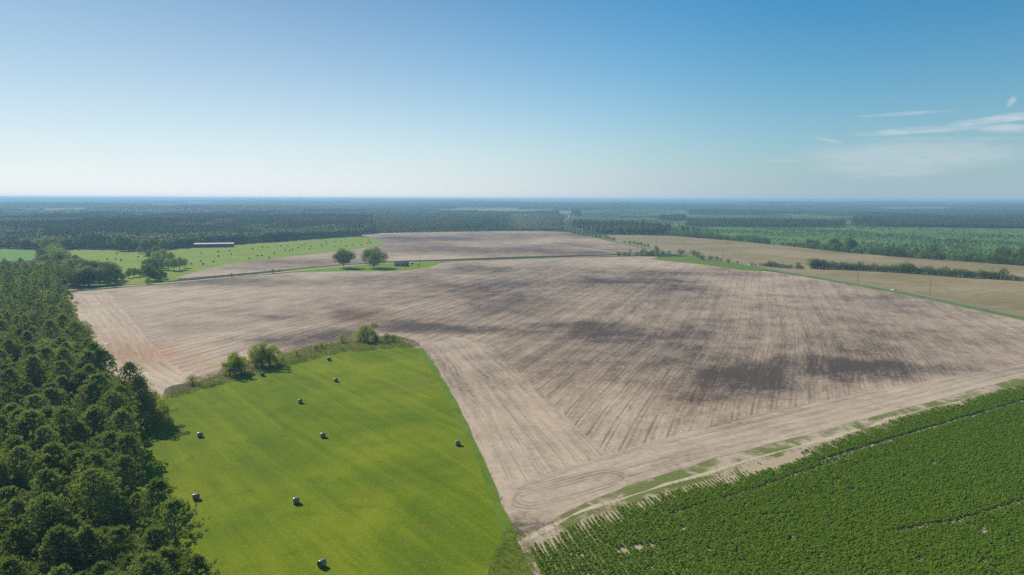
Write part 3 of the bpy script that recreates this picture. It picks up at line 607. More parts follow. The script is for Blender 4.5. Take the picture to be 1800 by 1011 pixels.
for (x, y, h), lab in zip([(430, 654, 12), (486, 640, 11), (497, 636, 9), (522, 626, 8), (662, 601, 9), (680, 600, 10), (692, 601, 9), (556, 617, 7)],
        ['low weedy bush between the two yellow-green trees', 'dark low bush right of the widest strip tree', 'second low bush right of the widest strip tree', 'tiny bush halfway along the weedy strip', 'low bush just right of the dark tip tree', 'low bush near the strip\'s right end', 'last low bush on the strip\'s right end', 'tiny bush left of the bush above the topmost bale']):
    put([(x, y, h*1.35)], BUSHL if int(x) % 4 else BUSH, 'bush', lab, 'bush', None, 5)
# bushes along the far road, the corner and the track
rb = [(990, 404, 9), (997, 407, 10), (1004, 409, 11), (1011, 410, 10), (1018, 412, 11), (1026, 414, 11), (1033, 415, 11), (1041, 416, 10), (1048, 418, 10), (1055, 419, 8), (1064, 420, 8), (1070, 421, 7), (1078, 423, 8), (1098, 427, 5), (1107, 428.5, 6)]
put(rb, BUSH, 'roadside_bush', 'bush in the row between the far ploughed field and the road', 'bush', 'bushes along the far stretch of road', 5)
put([(1115, 429, 6), (1121, 431, 6), (1127, 432, 6), (1133, 434, 6), (1139, 434.5, 6), (1153, 438, 7)], BUSH, 'roadside_bush', 'low bush by the road just above the track junction', 'bush', 'bushes above the junction', 5)
put([(1088, 450, 10), (1097, 450, 7), (1105, 450, 7), (1119, 450, 9), (1127, 449.5, 9), (1137, 449, 9), (1147, 449, 9), (1155, 447, 11), (1143, 449, 8), (1165, 447, 6), (1176, 447, 6)], BUSH, 'thicket_bush', 'green bush of the thicket where track meets road', 'bush', 'bushes of the junction thicket', 5)
put([(1108, 446, 8), (1130, 445, 9), (1134, 446, 8), (1101, 448, 6)], BUSHR, 'thicket_bush', 'reddish bush of the thicket where track meets road', 'bush', 'red bushes of the junction thicket', 4.5)
for (x, y, h), lab in zip([(1197, 448, 13), (1219, 450, 10), (1226, 452, 11), (1234, 456, 10), (1249, 457, 10), (1260, 458, 7), (1267, 459, 5), (1280, 462, 8), (1296, 464, 5)],
        ['dark cone-shaped bush at the bend of the road', 'first bush of the tight trio by the road', 'middle bush of the tight trio by the road', 'low right bush of the tight trio by the road', 'rounded bush right of the trio by the road', 'small bush right of the rounded one on the verge', 'tiny bush on the verge midway to the white car', 'dark upright bush left of the far white car', 'smallest bush nearest the far white car']):
    put([(x, y, h)], BUSH, 'verge_bush', lab, 'bush', None, 5)
trk = [(260, 499, 8), (277, 495, 7), (283, 494, 6), (379, 490, 3), (407, 487, 7), (422, 485, 4), (429, 484, 4), (446, 483, 4), (450, 482.5, 4), (480, 480, 8), (491, 478, 5)]
for i, p_ in enumerate(trk):
    put([p_], BUSHR if p_[0] > 300 else BUSH, 'track_shrub', ['green shrub by the track under the tree clump', 'thin shrub on the track edge right of the clump', 'low shrub at the track edge right of the clump', 'tiny lone shrub at the track, leftmost by the field', 'reddish taller shrub on the dirt track edge', 'small reddish shrub of the close pair, left', 'small reddish shrub of the close pair, right', 'tiny shrub of the second pair, left', 'tiny shrub of the second pair, right', 'tallest reddish shrub at the track', 'reddish shrub right of the tallest one'][i], 'shrub', None, 4.5)
put([(1322, 467, 6), (1328, 468, 5), (1336, 468, 6)], BUSHR, 'hedge_bush', 'reddish-brown bush at the hedge\'s left end by the car', 'bush', 'red bushes at the hedge end', 4.5)
put([(1356, 469, 14)], BUSH, 'hedge_bush', 'tallest bush near the hedge\'s left end', 'bush', None, 5)
put([(1403, 470, 9)], BUSH, 'hedge_bush', 'lone upright bush between hedge pieces', 'bush', None, 5)
HEDGE = [(1342, 468), (1400, 473), (1440, 472), (1500, 475), (1560, 478), (1620, 482), (1680, 487), (1720, 489), (1770, 492), (1810, 495)]
He = densify(G(HEDGE), 3.0, 2.0, 6, closed=False, grow=0); hp = proj(He)
for p, a in zip(He, hp):
    x = a[0]
    if 1392 < x < 1400 or 1410 < x < 1424 or 1620 < x < 1626 or 1713 < x < 1719: continue
    hpx = 7 if x < 1425 else 13+5*n2(x, 0, .03, 2)+(5 if 1575 < x < 1598 else 0)+random.uniform(-2, 2.5)
    if x > 1770: hpx = 8
    sec = 'left of the long hedge\'s first gap' if x < 1424 else ('in the long hedge\'s main stretch' if x < 1623 else ('in the hedge piece between its last two gaps' if x < 1716 else 'in the hedge piece at the right picture edge'))
    plant(BUSH, p, 'hedge_bush', 'dark green bush '+sec, 'bush', 'bushes of the hedge across the stubble field', max(3, hpx)*math.hypot(*p)/F/5.2)
# tree line behind the stubble field
put([(1428, 434, 15), (1420, 434, 12), (1436, 435, 12)], MIDB, 'broadleaf_tree', 'tree of the small group at the stubble field\'s upper edge, left of the tall pair', 'tree', 'small group behind the stubble', 15)
put([(1468, 438, 22), (1462, 438, 18), (1491, 440, 20), (1498, 440, 18)], MIDB, 'broadleaf_tree', 'tall tree of the pair of groups above the hedge', 'tree', 'tall groups behind the stubble', 15)
put([(1758, 462, 24), (1748, 461, 18), (1768, 463, 20), (1796, 465, 24), (1786, 464, 18), (1640, 451, 17), (1632, 450, 13), (1648, 452, 12), (1610, 448, 10)], MIDB, 'broadleaf_tree', 'rounded tree at the stubble field\'s upper edge near the right side', 'tree', 'trees behind the stubble on the right', 15)
TL = densify(G([(1180, 414), (1220, 417.5), (1300, 424), (1400, 434), (1500, 445), (1600, 453), (1700, 460), (1800, 467)]), 4.5, 3.0, 9, closed=False, grow=0); tp = proj(TL)
for p, a in zip(TL, tp):
    x = a[0]; hpx = (11 if x < 1350 else 6 if x < 1420 else 12)+5*n2(x, 3, .04, 2)+random.uniform(-2, 2)
    if random.random() < .12: continue
    plant(BUSH, p, 'treeline_bush', 'dark bush along the stubble field\'s upper edge, '+('left of the small tree group' if x < 1420 else 'right of the tall pair' if x > 1500 else 'between the tree groups'), 'bush', 'bushes behind the stubble', max(3, hpx)*math.hypot(*p)/F/5.2)
# clump beside the far road
CL = jitter_fill(G([(1052, 412), (1180, 413), (1178, 409), (1120, 403), (1050, 401), (1010, 398), (1003, 403)]), 11)
CLf, _ = dist_line(CL, G([(1052, 412), (1180, 413)])); CLrest = CL[CLf > 16]
for p in CL[CLf <= 16]:
    plant(MIDB, p, 'broadleaf_tree', 'tree of the dark clump between the far road and the stubble field', 'tree', 'clump by the far road', random.uniform(.8, 1.25))
CL2 = jitter_fill(G([(1180, 414), (1210, 417), (1206, 411), (1182, 410)]), 12)
for p in CL2: plant(MIDB, p, 'broadleaf_tree', 'tree at the right end of the clump by the far road', 'tree', 'right end of the clump', random.uniform(.6, .95))

# ---------------------------------------------------------------- distant woods (uncountable)
farm = M['far']
LOW = [low_tree('tree_shape', 17, 12, 100, 150, 2.4, farm), low_tree('tree_shape', 15, 13, 101, 150, 2.4, farm), low_tree('tree_shape', 20, 8, 102, 110, 2.0, farm, .3, True), low_tree('tree_shape', 18, 7, 103, 100, 2.0, farm, .35, True)]
M['far_light'] = leafmat('young_pine_leaves', (0.085, 0.155, 0.030), (0.125, 0.20, 0.04), .3)
YP = [low_tree('young_pine', 9, 5, 110, 70, 1.3, M['far_light'], .05, True), low_tree('young_pine', 10, 5, 111, 70, 1.3, M['far_light'], .05, True)]
FARM = [(60, 441), (250, 440), (345, 434), (450, 427), (560, 419.5), (625, 415), (660, 410), (720, 408), (850, 406), (985, 405), (992, 396), (1010, 402), (1040, 412), (1180, 414), (1300, 424), (1400, 434), (1600, 453), (1800, 467), (2200, 520), (2200, 2000), (-400, 2000), (-400, 455), (60, 455)]
clears = [np.array(k) for k in (FARM, A_PX, B_PX, D_PX, F_PX, G_PX, I_PX, K_PX, L_PX, N_PX, M1_PX, M2_PX, M3_PX, E_PX, NEAR_PX)]
roadP = G(ROAD)
def wedge(r0, r1, sp, a0=-42, a1=42):
    xs, ys = np.arange(-r1, r1, sp), np.arange(0, r1, sp*.87); X, Y = np.meshgrid(xs, ys); q = np.stack([X.ravel(), Y.ravel()], 1)
    q = q[(np.hypot(*q.T) > r0) & (np.hypot(*q.T) < r1)]; q = q+rng.uniform(-.42, .42, q.shape)*sp; az = np.degrees(np.arctan2(q[:, 0], q[:, 1]))
    return q[(az > a0) & (az < a1)]
def notclear(q, marg=0):
    px = proj(q); m = np.ones(len(q), bool)
    for c in clears: m &= ~inside(c, px)
    d, _ = dist_line(q, roadP); return q[m & (d > np.where(q[:, 1] > 1450, 45, 12))]
q = notclear(wedge(560, 3600, 8.5))
pt = np.array([n2(a[0], a[1], .0022, 5)+.5*n2(a[0], a[1], .009, 9) for a in q])
px = proj(q)
kk = np.where(pt > .12, rng.integers(2, 4, len(q)), rng.integers(0, 2, len(q)))
kk = np.where((px[:, 0] < 640) & (px[:, 1] > 385) & (pt > .0), rng.integers(2, 4, len(q)), kk)
hs = .80+.5*np.array([n2(a[0], a[1], .0035, 15)+.5*n2(a[0], a[1], .02, 19) for a in q])+rng.uniform(-.07, .09, len(q))
hs = np.clip(hs, .4, 1.2)*(1.0+.0*px[:, 0])
print('wood', len(q))
scatter('distant_woodland', [(a[0], a[1], 0) for a in q], LOW, kk, rng.uniform(0, 6.28, len(q)), hs, 'dense blue-green forest beyond the fields')
# tree strips inside the scrubland
strips = [([(1158, 388), (1205, 388.5), (1205, 383), (1160, 383)], 9), ([(1205, 399), (1350, 400), (1480, 400.5), (1486, 394), (1350, 391), (1210, 391)], 9), ([(1497, 398), (1800, 402), (2100, 404), (2100, 388), (1800, 385), (1500, 384)], 9),
          ([(1210, 377), (1350, 378), (1350, 374), (1215, 373)], 9), ([(1008, 380), (1020, 380), (1018, 374), (1005, 374)], 9)]
qs = np.concatenate([jitter_fill(G(s), sp) for s, sp in strips]+[CLrest])
scatter('scrub_wood', [(a[0], a[1], 0) for a in qs], LOW, rng.integers(0, 4, len(qs)), rng.uniform(0, 6.28, len(qs)), np.concatenate([rng.uniform(.65, .95, len(qs)-len(CLrest)), rng.uniform(.85, 1.2, len(CLrest))]), 'dark strips of forest standing in the green scrubland')
# rows of young pines
Np = G(N_PX); mn, mx = Np.min(0), Np.max(0); X, Y = np.meshgrid(np.arange(mn[0], mx[0], 5.6), np.arange(mn[1], mx[1], 4.6)); q = np.stack([X.ravel(), Y.ravel()], 1)+rng.uniform(-.7, .7, (X.size, 2)); q = q[inside(Np, q)]
scatter('young_pine_plantation', [(a[0], a[1], 0) for a in q], YP, rng.integers(0, 2, len(q)), rng.uniform(0, 6.28, len(q)), rng.uniform(.85, 1.2, len(q)), 'even rows of young pines behind the far ploughed field')
print('young', len(q))
# scrub shrubs
M['scrub_leaf'] = leafmat('scrub_leaves', (0.075, 0.155, 0.03), (0.12, 0.20, 0.035), .25)
SC = [low_tree('shrub_shape', 3, 4.5, 120, 40, 1.3, M['scrub_leaf'], 0), low_tree('shrub_shape', 2, 4, 121, 30, 1.2, M['scrub_leaf'], 0), low_tree('shrub_shape', 5.5, 5, 122, 50, 1.4, farm, 0)]
Lp = G(L_PX); q = jitter_fill(Lp, 9); dn = np.array([n2(a[0], a[1], .006, 21)+.5*n2(a[0], a[1], .02, 25) for a in q])
k = rng.random(len(q)) < np.clip(.45+dn, .08, .9); q, dn = q[k], dn[k]
d, _ = dist_line(q, roadP); k = d > 12; q, dn = q[k], dn[k]
kind = np.where((dn > .28) & (rng.random(len(q)) < .3), 2, rng.integers(0, 2, len(q)))
scatter('scrub', [(a[0], a[1], 0) for a in q], SC, kind, rng.uniform(0, 6.28, len(q)), rng.uniform(.5, 1.25, len(q)), 'low green regrowth covering the scrubland')
print('scrub', len(q))
# dead trunks standing in the scrub
def dead(seed):
    r = random.Random(seed); m = MB(); h = r.uniform(8, 13); m.tube([(0, 0, -.3), (.1, 0, h*.5), (0, .15, h)], [.3, .22, .1], 5); b = MB()
    for i in range(5):
        a = r.uniform(0, 6.28); z = h*r.uniform(.5, .92); l = r.uniform(.8, 2); b.tube([(0, 0, z), (math.cos(a)*l, math.sin(a)*l, z+l*.5)], [.09, .04], 4)
    return m.mesh('trunk', M['deadwood']), b.mesh('branch', M['deadwood'])
DEAD = [dead(i) for i in range(4)]
dz = [((1500, 400), (1800, 452), 60, 'right half of the scrubland'), ((1450, 398), (1620, 430), 30, 'scrubland above the hedge'), ((1150, 374), (1300, 392), 25, 'far scrubland left of the forest strip'), ((1020, 372), (1150, 384), 18, 'far scrubland by the distant road')]
for (a, b, n, lab) in dz:
    for _ in range(n):
        p = gp(random.uniform(a[0], b[0]), random.uniform(a[1], b[1]))
        if not inside(Lp, np.array([p]))[0]: continue
        e = empty('dead_tree', (*p, 0), random.uniform(0, 6)); k = random.choice(DEAD); obj('trunk', k[0], e); obj('branches', k[1], e)
        tag(e, 'bare grey dead trunk in the '+lab, 'dead tree', 'dead trunks in the scrub')
# tiles of forest to the horizon
def tile(size, sp, seed):
    r = np.random.default_rng(seed); Vs = []; xs = np.arange(-size/2, size/2, sp); X, Y = np.meshgrid(xs, xs); P = np.stack([X.ravel(), Y.ravel()], 1)+r.uniform(-.4, .4, (X.size, 2))*sp
    hn = np.array([mnoise.noise(Vector((p[0]/90, p[1]/90, seed))) for p in P]); n = len(P); k = 9
    h = 15*(.85+.3*hn+r.uniform(-.15, .2, n)); C = np.repeat(P, k, 0); hh = np.repeat(h, k); u = r.random(n*k)
    rad = (1-u**1.5)*sp*.62; a = r.uniform(0, 6.28, n*k); Cc = np.stack([C[:, 0]+np.cos(a)*rad, C[:, 1]+np.sin(a)*rad, hh*(.45+.55*u)], 1)
    Nv = np.stack([np.cos(a)*.8, np.sin(a)*.8, .3+u], 1)+r.normal(size=(n*k, 3))*.2; V, Fq = quads(Cc, Nv, sp*.62, r, .85)
    return mesh('forest_tile', V, Fq, [farm])
T1 = [tile(250, 10.5, i) for i in range(3)]
def tiles(r0, r1, gaps):
    q = []; 
    s = 244
    for X in np.arange(-r1, r1, s):
        for Y in np.arange(0, r1, s):
            d = math.hypot(X, Y)
            if r0 < d < r1 and abs(math.degrees(math.atan2(X, Y))) < 43:
                if n2(X, Y, .0011, 31) > gaps or inside(np.array(L_PX), proj([(X, Y)]))[0]: continue
                q.append((X, Y))
    return q
q = tiles(3600+120, 24000, .27); print('tiles', len(q))
scatter('horizon_woodland', [(a[0], a[1], terr(*a)-.5) for a in q], T1, rng.integers(0, 3, len(q)), rng.integers(0, 4, len(q))*math.pi/2, np.stack([np.ones(len(q)), np.ones(len(q)), np.clip(1.1+.9*np.array([n2(a[0], a[1], .0009, 71) for a in q]), .7, 1.9)], 1), 'continuous forest reaching the blue horizon')

# ---------------------------------------------------------------- crop
def plantmesh(seed):
    r = np.random.default_rng(seed); n = 46; d = r.normal(size=(n, 3)); d[:, 2] = np.abs(d[:, 2]); d /= np.linalg.norm(d, axis=1)[:, None]
    C = d*np.array([.52, .52, .62])*r.uniform(.55, 1.05, n)[:, None]+[0, 0, .25]
    V, Fq = quads(C, d+[0, 0, .5]+r.normal(size=(n, 3))*.35, .34, r, .75); return mesh('crop_plant', V, Fq, [M['crop']])
CP = [plantmesh(200+i) for i in range(5)]
Dp = G(D_PX); raz = math.atan2(650-900, F); cr, sr = math.cos(raz), math.sin(raz)
U = Dp[:, 0]*cr-Dp[:, 1]*sr; Vv = Dp[:, 0]*sr+Dp[:, 1]*cr
uu, vv = np.meshgrid(np.arange(U.min(), U.max(), 1.15), np.arange(Vv.min(), Vv.max(), .62)); uu, vv = uu.ravel(), vv.ravel()
rowid = np.round((uu-U.min())/1.15).astype(int); rowoff = rng.normal(0, 1.7, rowid.max()+1)
uu = uu+rng.normal(0, .07, len(uu)); vv = vv+rng.uniform(-.22, .22, len(vv)); q = np.stack([uu*cr+vv*sr, -uu*sr+vv*cr], 1)
px = proj(q); k = inside(Dp, q) & (px[:, 0] < 1850) & (px[:, 1] < 1040) & (px[:, 0] > 880); q, px, rowid = q[k], px[k], rowid[k]
topedge = G([(925, 965), (985, 940), (1010, 922), (1060, 903), (1120, 882), (1250, 842), (1330, 815), (1440, 782), (1530, 752), (1600, 730), (1700, 703), (1800, 676), (2000, 628)])
de, _ = dist_line(q, topedge)
nz = np.array([n2(a[0], a[1], .03, 41)+.5*n2(a[0], a[1], .11, 44) for a in q]); nf = np.array([n2(a[0], a[1], .5, 51) for a in q])
sc = .42+.62*smooth(.2, 5.0, de+rowoff[rowid]+nz*4)+nf*.12+rng.uniform(-.1, .1, len(q))
sc += .10*smooth(1000, 1300, px[:, 0])
WT1 = G([(1440, 812), (1607, 761), (1800, 705), (2000, 650)]); WT2 = G([(1560, 936), (1680, 918), (1800, 880)]); WT3 = G([(1180, 905), (1330, 860), (1500, 800)])
hide = np.zeros(len(q), bool)
for Wt, w in ((WT1, .8), (WT2, .55), (WT3, .45)):
    d, _ = dist_line(q, Wt); hide |= d < w
for cx, cy, rx, ry in ((1094, 968, 11, 5), (1122, 962, 12, 6), (1052, 948, 8, 3), (1146, 958, 5, 7), (1020, 975, 6, 3), (1704, 924, 6, 3), (1727, 934, 7, 4), (1759, 950, 6, 3), (1702, 970, 5, 3), (1727, 990, 6, 5), (1746, 1000, 7, 3), (1617, 985, 5, 4), (1350, 905, 5, 3), (1500, 862, 7, 3), (1640, 815, 5, 3), (1390, 950, 6, 4), (1200, 930, 5, 3)):
    hide |= np.hypot((px[:, 0]-cx)/rx, (px[:, 1]-cy)/ry) < 1
hide |= (de < 5) & (nz+rng.uniform(-.2, .2, len(q)) < -.42) | (rng.random(len(q)) < .02)
k = ~hide & (sc > .3); q, sc = q[k], sc[k]; print('crop', len(q))
scatter('crop_plants', [(a[0], a[1], .06) for a in q], CP, rng.integers(0, 5, len(q)), rng.uniform(0, 6.28, len(q)), np.stack([sc, sc, sc*rng.uniform(.65, .95, len(q))], 1), 'dense green row crop filling the lower right corner')
# weeds on the strip and the margins
def weedmesh(seed, mat, h=.9):
    r = np.random.default_rng(seed); n = 34; C = r.normal(size=(n, 3))*[.45, .45, 0]+np.stack([np.zeros(n), np.zeros(n), r.uniform(.05, h, n)], 1)
    V, Fq = quads(C, r.normal(size=(n, 3))*.7+[0, 0, .7], .34, r, .5); return mesh('weed', V, Fq, [mat])
WD = [weedmesh(300, M['weed']), weedmesh(301, M['weed'], 1.2), weedmesh(302, M['leaf_light'], .8), weedmesh(303, M['leaf'], 1.1)]
Cp = G(C_PX); q = jitter_fill(Cp, 1.15); lowe = G([(300, 698), (350, 685), (440, 660), (530, 635), (600, 618), (700, 610), (736, 607)]); de, _ = dist_line(q, lowe)
k = rng.random(len(q)) < .8; q, de = q[k], de[k]
sc = rng.uniform(.45, 1.05, len(q))+.35*(de < 2.5); ki = np.where(de < 1.6, 3, rng.choice([0, 0, 0, 1, 1, 2], len(q)))
Ep = G([(905, 940), (1000, 903), (1250, 832), (1500, 752), (1700, 698), (1850, 655), (1850, 664), (1700, 703), (1500, 757), (1250, 842), (1120, 885), (1010, 925), (960, 958), (915, 965)])
q2 = jitter_fill(Ep, .9); nn = np.array([n2(a[0], a[1], .07, 61)+.4*n2(a[0], a[1], .3, 62) for a in q2]); q2 = q2[(nn > -.05) & (rng.random(len(q2)) < .75)]
q3 = jitter_fill(G([(880, 945), (895, 918), (915, 935), (935, 962), (980, 1030), (950, 1030), (925, 1000), (900, 1030), (860, 1030), (866, 980)]), 1.1); 
qa = np.concatenate([q, q2, q3]); sa_ = np.concatenate([sc, rng.uniform(.2, .5, len(q2)), rng.uniform(.3, .8, len(q3))]); ka = np.concatenate([ki, rng.choice([0, 0, 1, 2], len(q2)), rng.choice([0, 1, 2], len(q3))])
scatter('weeds', [(a[0], a[1], .1) for a in qa], WD, ka, rng.uniform(0, 6.28, len(qa)), sa_, 'rough weeds on the strip and field margins')
print('weeds', len(qa))

# ---------------------------------------------------------------- round bales
def strawmat():
    t = NT('straw_end'); n = t.noise(t.pos, 6, 4, .7); return t.done(t.bsdf(t.mix(n, (0.07, 0.06, 0.045), (0.16, 0.135, 0.10)), .95, .1, n, .8, .05))
M['straw'] = strawmat()
t = NT('net_wrap'); n = t.noise(t.pos, 9, 4, .7); n3 = t.noise(t.pos, 1.5, 3)
M['net'] = t.done(t.bsdf(t.mix(n, t.mix(n3, (0.10, 0.088, 0.07), (0.15, 0.135, 0.105)), (0.27, 0.245, 0.20)), .28, .8, n, .5, .04))
def bale_parts():
    n = 40; r = .76; w = .70; V = []; Fc = []
    prof = [(-w, r-.07), (-w+.05, r-.01), (-w*.5, r), (0, r+.012), (w*.5, r), (w-.05, r-.01), (w, r-.07)]
    for x, rr in prof:
        for k in range(n):
            a = 2*math.pi*k/n; z = r*.97+rr*math.sin(a); z = max(z, .015); V.append((x, rr*math.cos(a)*(1.03 if z < .3 else 1), z))
    for i in range(len(prof)-1):
        for k in range(n): Fc.append((i*n+k, i*n+(k+1) % n, (i+1)*n+(k+1) % n, (i+1)*n+k))
    net = mesh('net_wrap', V, Fc, [M['net']], True); ends = []
    for sgn in (-1, 1):
        Vv, Ff = [], []; R_ = [r-.07, r*.75, r*.55, r*.35, r*.15]
        for j, rr in enumerate(R_):
            for k in range(n):
                a = 2*math.pi*k/n; z = max(r*.97+rr*math.sin(a), .015); Vv.append((sgn*(w+(.02 if j % 2 else .0)+.01*j), rr*math.cos(a)*(1.03 if z < .3 else 1), z))
        for j in range(len(R_)-1):
            for k in range(n): Ff.append((j*n+k, j*n+(k+1) % n, (j+1)*n+(k+1) % n, (j+1)*n+k))
        Ff.append(tuple(range((len(R_)-1)*n, len(R_)*n))); ends.append(mesh('straw_end', Vv, Ff, [M['straw']]))
    return net, ends
NET, ENDS = bale_parts(); NETF = NET.copy(); NETF.materials[0] = M['straw']
def bale(px, py, rz, label, group=None, sc=1.0, net=None):
    e = empty('round_bale', (*gp(px, py), .03), rz, sc); obj('net_wrap', net or NET, e)
    for m in ENDS: obj('straw_end', m, e)
    tag(e, label, 'bale', group or 'round bales on the near meadow')
for px_, py_, rz, lab in [(566, 996, 1.1, 'round bale nearest the bottom edge of the photo'), (521, 885, .35, 'round bale in the lower middle of the meadow, above the bottommost one'),
        (345, 878, .2, 'round bale at the meadow\'s lower left near the pines'), (568, 769, .12, 'round bale near the meadow\'s centre, left of the curved wheel marks'),
        (805, 783, .15, 'round bale nearest the meadow\'s right edge and ploughed field'), (352, 768, .25, 'round bale right of the big tree shadow'),
        (528, 709, .35, 'round bale in the upper middle, between centre and weedy strip'), (591, 671, .1, 'round bale in the upper meadow below the topmost bale'),
        (462, 661, 1.35, 'dark round bale end-on against the weedy strip below the wide tree'), (579, 634, 1.3, 'topmost round bale, end-on just under the weedy strip')]:
    bale(px_, py_, rz, lab)
fb = [(485, 437), (558, 437), (458, 462), (820, 462), (754, 503), (814, 501), (851, 509), (595, 519), (972, 486), (1311, 427), (1204, 457), (1415, 459), (1535, 449), (1614, 443), (1627, 469), (1536, 481), (1346, 535), (1410, 517), (1428, 538), (1501, 520), (1587, 420), (1776, 428), (1753, 497)]
fb = [(x/4, 330+y/4) for x, y in fb]+[(450+x/4, 330+y/4) for x, y in [(287, 372), (630, 357), (597, 370), (557, 377), (489, 378), (498, 393), (342, 397), (460, 398), (465, 408), (324, 407), (299, 420), (223, 409), (177, 407), (86, 419), (46, 417), (385, 413), (377, 430), (257, 436), (237, 442), (205, 443), (129, 460), (93, 492), (42, 477), (11, 479), (552, 409), (632, 410), (677, 404), (740, 401), (779, 393), (792, 367), (800, 377), (805, 391)]]
for i, (x, y) in enumerate(fb):
    z_ = 'left end of the far hay field before the tree clump' if x < 260 else 'far hay field just below the long shed' if x < 420 else 'middle of the far hay field' if x < 520 else 'far hay field above the oaks' if x < 600 else 'right tip of the far hay field'
    bale(x, y+1.0, random.uniform(0, 3), 'tiny dark bale, '+z_, 'round bales scattered on the far hay field', 1.2, NETF)

# ---------------------------------------------------------------- buildings
M['brick'] = plain('brick', (0.36, 0.14, 0.10), .9, .1, var=.3, sc=2); M['roof'] = plain('roof_shingle', (0.055, 0.055, 0.06), .8, .2, var=.3); M['white'] = plain('white_paint', (0.75, 0.74, 0.72), .5, .3)
M['metalroof'] = plain('metal_roof', (0.62, 0.58, 0.56), .45, .4, var=.08, sc=.3); M['wood'] = plain('weathered_wood', (0.22, 0.18, 0.14), .9, .1, var=.2); t = NT('glass'); M['glass'] = t.done(t.bsdf((0.03, 0.035, 0.04), .1, .6))
def gable(L, Wd, h0, h1, ov=.5, th=.2):
    m = MB(); l = L/2+ov; w = Wd/2+ov; dz = (h1-h0)*ov/(Wd/2)
    for s in (-1, 1):
        a = (s*w, h0-dz); b = (0, h1)
        V = [(x, y, z+o) for x in (-l, l) for (y, z) in (a, b) for o in (0, th)]
        m.add(V, [(0, 1, 3, 2), (4, 6, 7, 5), (0, 4, 5, 1), (2, 3, 7, 6), (1, 5, 7, 3), (0, 2, 6, 4)])
    return m
def gwall(L, Wd, h0, h1):
    a, b = L/2, Wd/2
    V = [(-a, -b, -.3), (a, -b, -.3), (a, b, -.3), (-a, b, -.3), (-a, -b, h0), (a, -b, h0), (a, b, h0), (-a, b, h0), (-a, 0, h1), (a, 0, h1)]
    return MB().add(V, [(0, 1, 5, 4), (2, 3, 7, 6), (1, 2, 6, 9, 5), (3, 0, 4, 8, 7)])
hp_ = gp(706, 467.5); hs_ = math.hypot(*hp_)/F
house = empty('brick_house', (*hp_, .2), R(-8)); tag(house, 'low brick house with dark gable roof on the lawn', 'house')
gwall(14.5, 8, 2.7, 5.0).build('wall', M['brick'], house); rf = gable(14.5, 8, 2.72, 5.05).build('roof', M['roof'], house)
MB().box((1.0, .6, 5.3), (.8, .7, 1.4)).build('chimney', M['brick'], rf)
MB().box((0, -4.55, 2.42), (15.4, .12, .22)).build('fascia', M['white'], rf)
pw = gwall(4.2, 4.5, 2.5, 4.1).build('porch', M['brick'], house, (5.2, -4.4, 0), R(90)); gable(4.2, 4.5, 2.52, 4.15, .4).build('porch_roof', M['roof'], pw)
MB().add([(-2.58, y, z) for y, z in ((-2.5, 2.35), (2.5, 2.35), (0, 4.1), (-2.1, 2.35), (2.1, 2.35), (0, 3.8))], [(0, 3, 5, 2), (4, 1, 2, 5)]).build('gable_trim', M['white'], pw)
for x in (-5.6, -2.9, 1.9):
    w = MB().box((x, -4.04, 1.5), (1.5, .1, 1.3)).build('window', M['white'], house); MB().box((x, -4.1, 1.5), (1.2, .06, 1.0)).build('pane', M['glass'], w)
for y in (-1.8, 1.8):
    w = MB().box((-7.29, y, 1.5), (.1, 1.3, 1.3)).build('window', M['white'], house); MB().box((-7.35, y, 1.5), (.06, 1.0, 1.0)).build('pane', M['glass'], w)
MB().box((-.4, -4.04, 1.1), (1.1, .1, 2.2)).build('door', M['white'], house)
MB().add([(-7.58, y, z) for y, z in ((-4.5, 2.5), (4.5, 2.5), (0, 5.0), (-3.9, 2.5), (3.9, 2.5), (0, 4.7))], [(0, 2, 5, 3), (4, 5, 2, 1)]).build('gable_trim', M['white'], house)
# long shed
bp = gp(377, 434.5); bs = math.hypot(*bp)/F
shed = empty('long_shed', (*bp, .1), R(16)); tag(shed, 'long open-sided shed with bright metal roof against the forest', 'shed')
Ls = 58*bs; gable(Ls, 10, 5.2, 6.6, .8).build('roof', M['metalroof'], shed)
for s in (-1, 1):
    for i in range(12): MB().box((-Ls/2+.5+i*(Ls-1)/11, s*4.7, 2.5), (.3, .3, 5.3)).build('post', M['wood'], shed)
MB().box((0, 4.95, 2.4), (Ls-1, .12, 4.8)).build('back_wall', M['wood'], shed); MB().box((-Ls/2+.3, 0, 2.4), (.12, 9.3, 4.8)).build('end_wall', M['wood'], shed)
# two white cottages by the far road
for (x, y, L_, lab) in ((1017, 405, 12, 'small white house with pale roof among roadside trees, left of the two'), (1026, 405.5, 8, 'small white shed among roadside trees, right of the white house')):
    e = empty('cottage', (*gp(x, y), .05), R(10)); tag(e, lab, 'house'); gwall(L_, 7, 2.8, 4.8).build('wall', M['white'], e); gable(L_, 7, 2.82, 4.85).build('roof', M['metalroof'], e)
    w = MB().box((-L_*.25, -3.54, 1.5), (1.2, .1, 1.2)).build('window', M['glass'], e); MB().box((L_*.15, -3.54, 1.1), (1.0, .1, 2.1)).build('door', M['wood'], e)

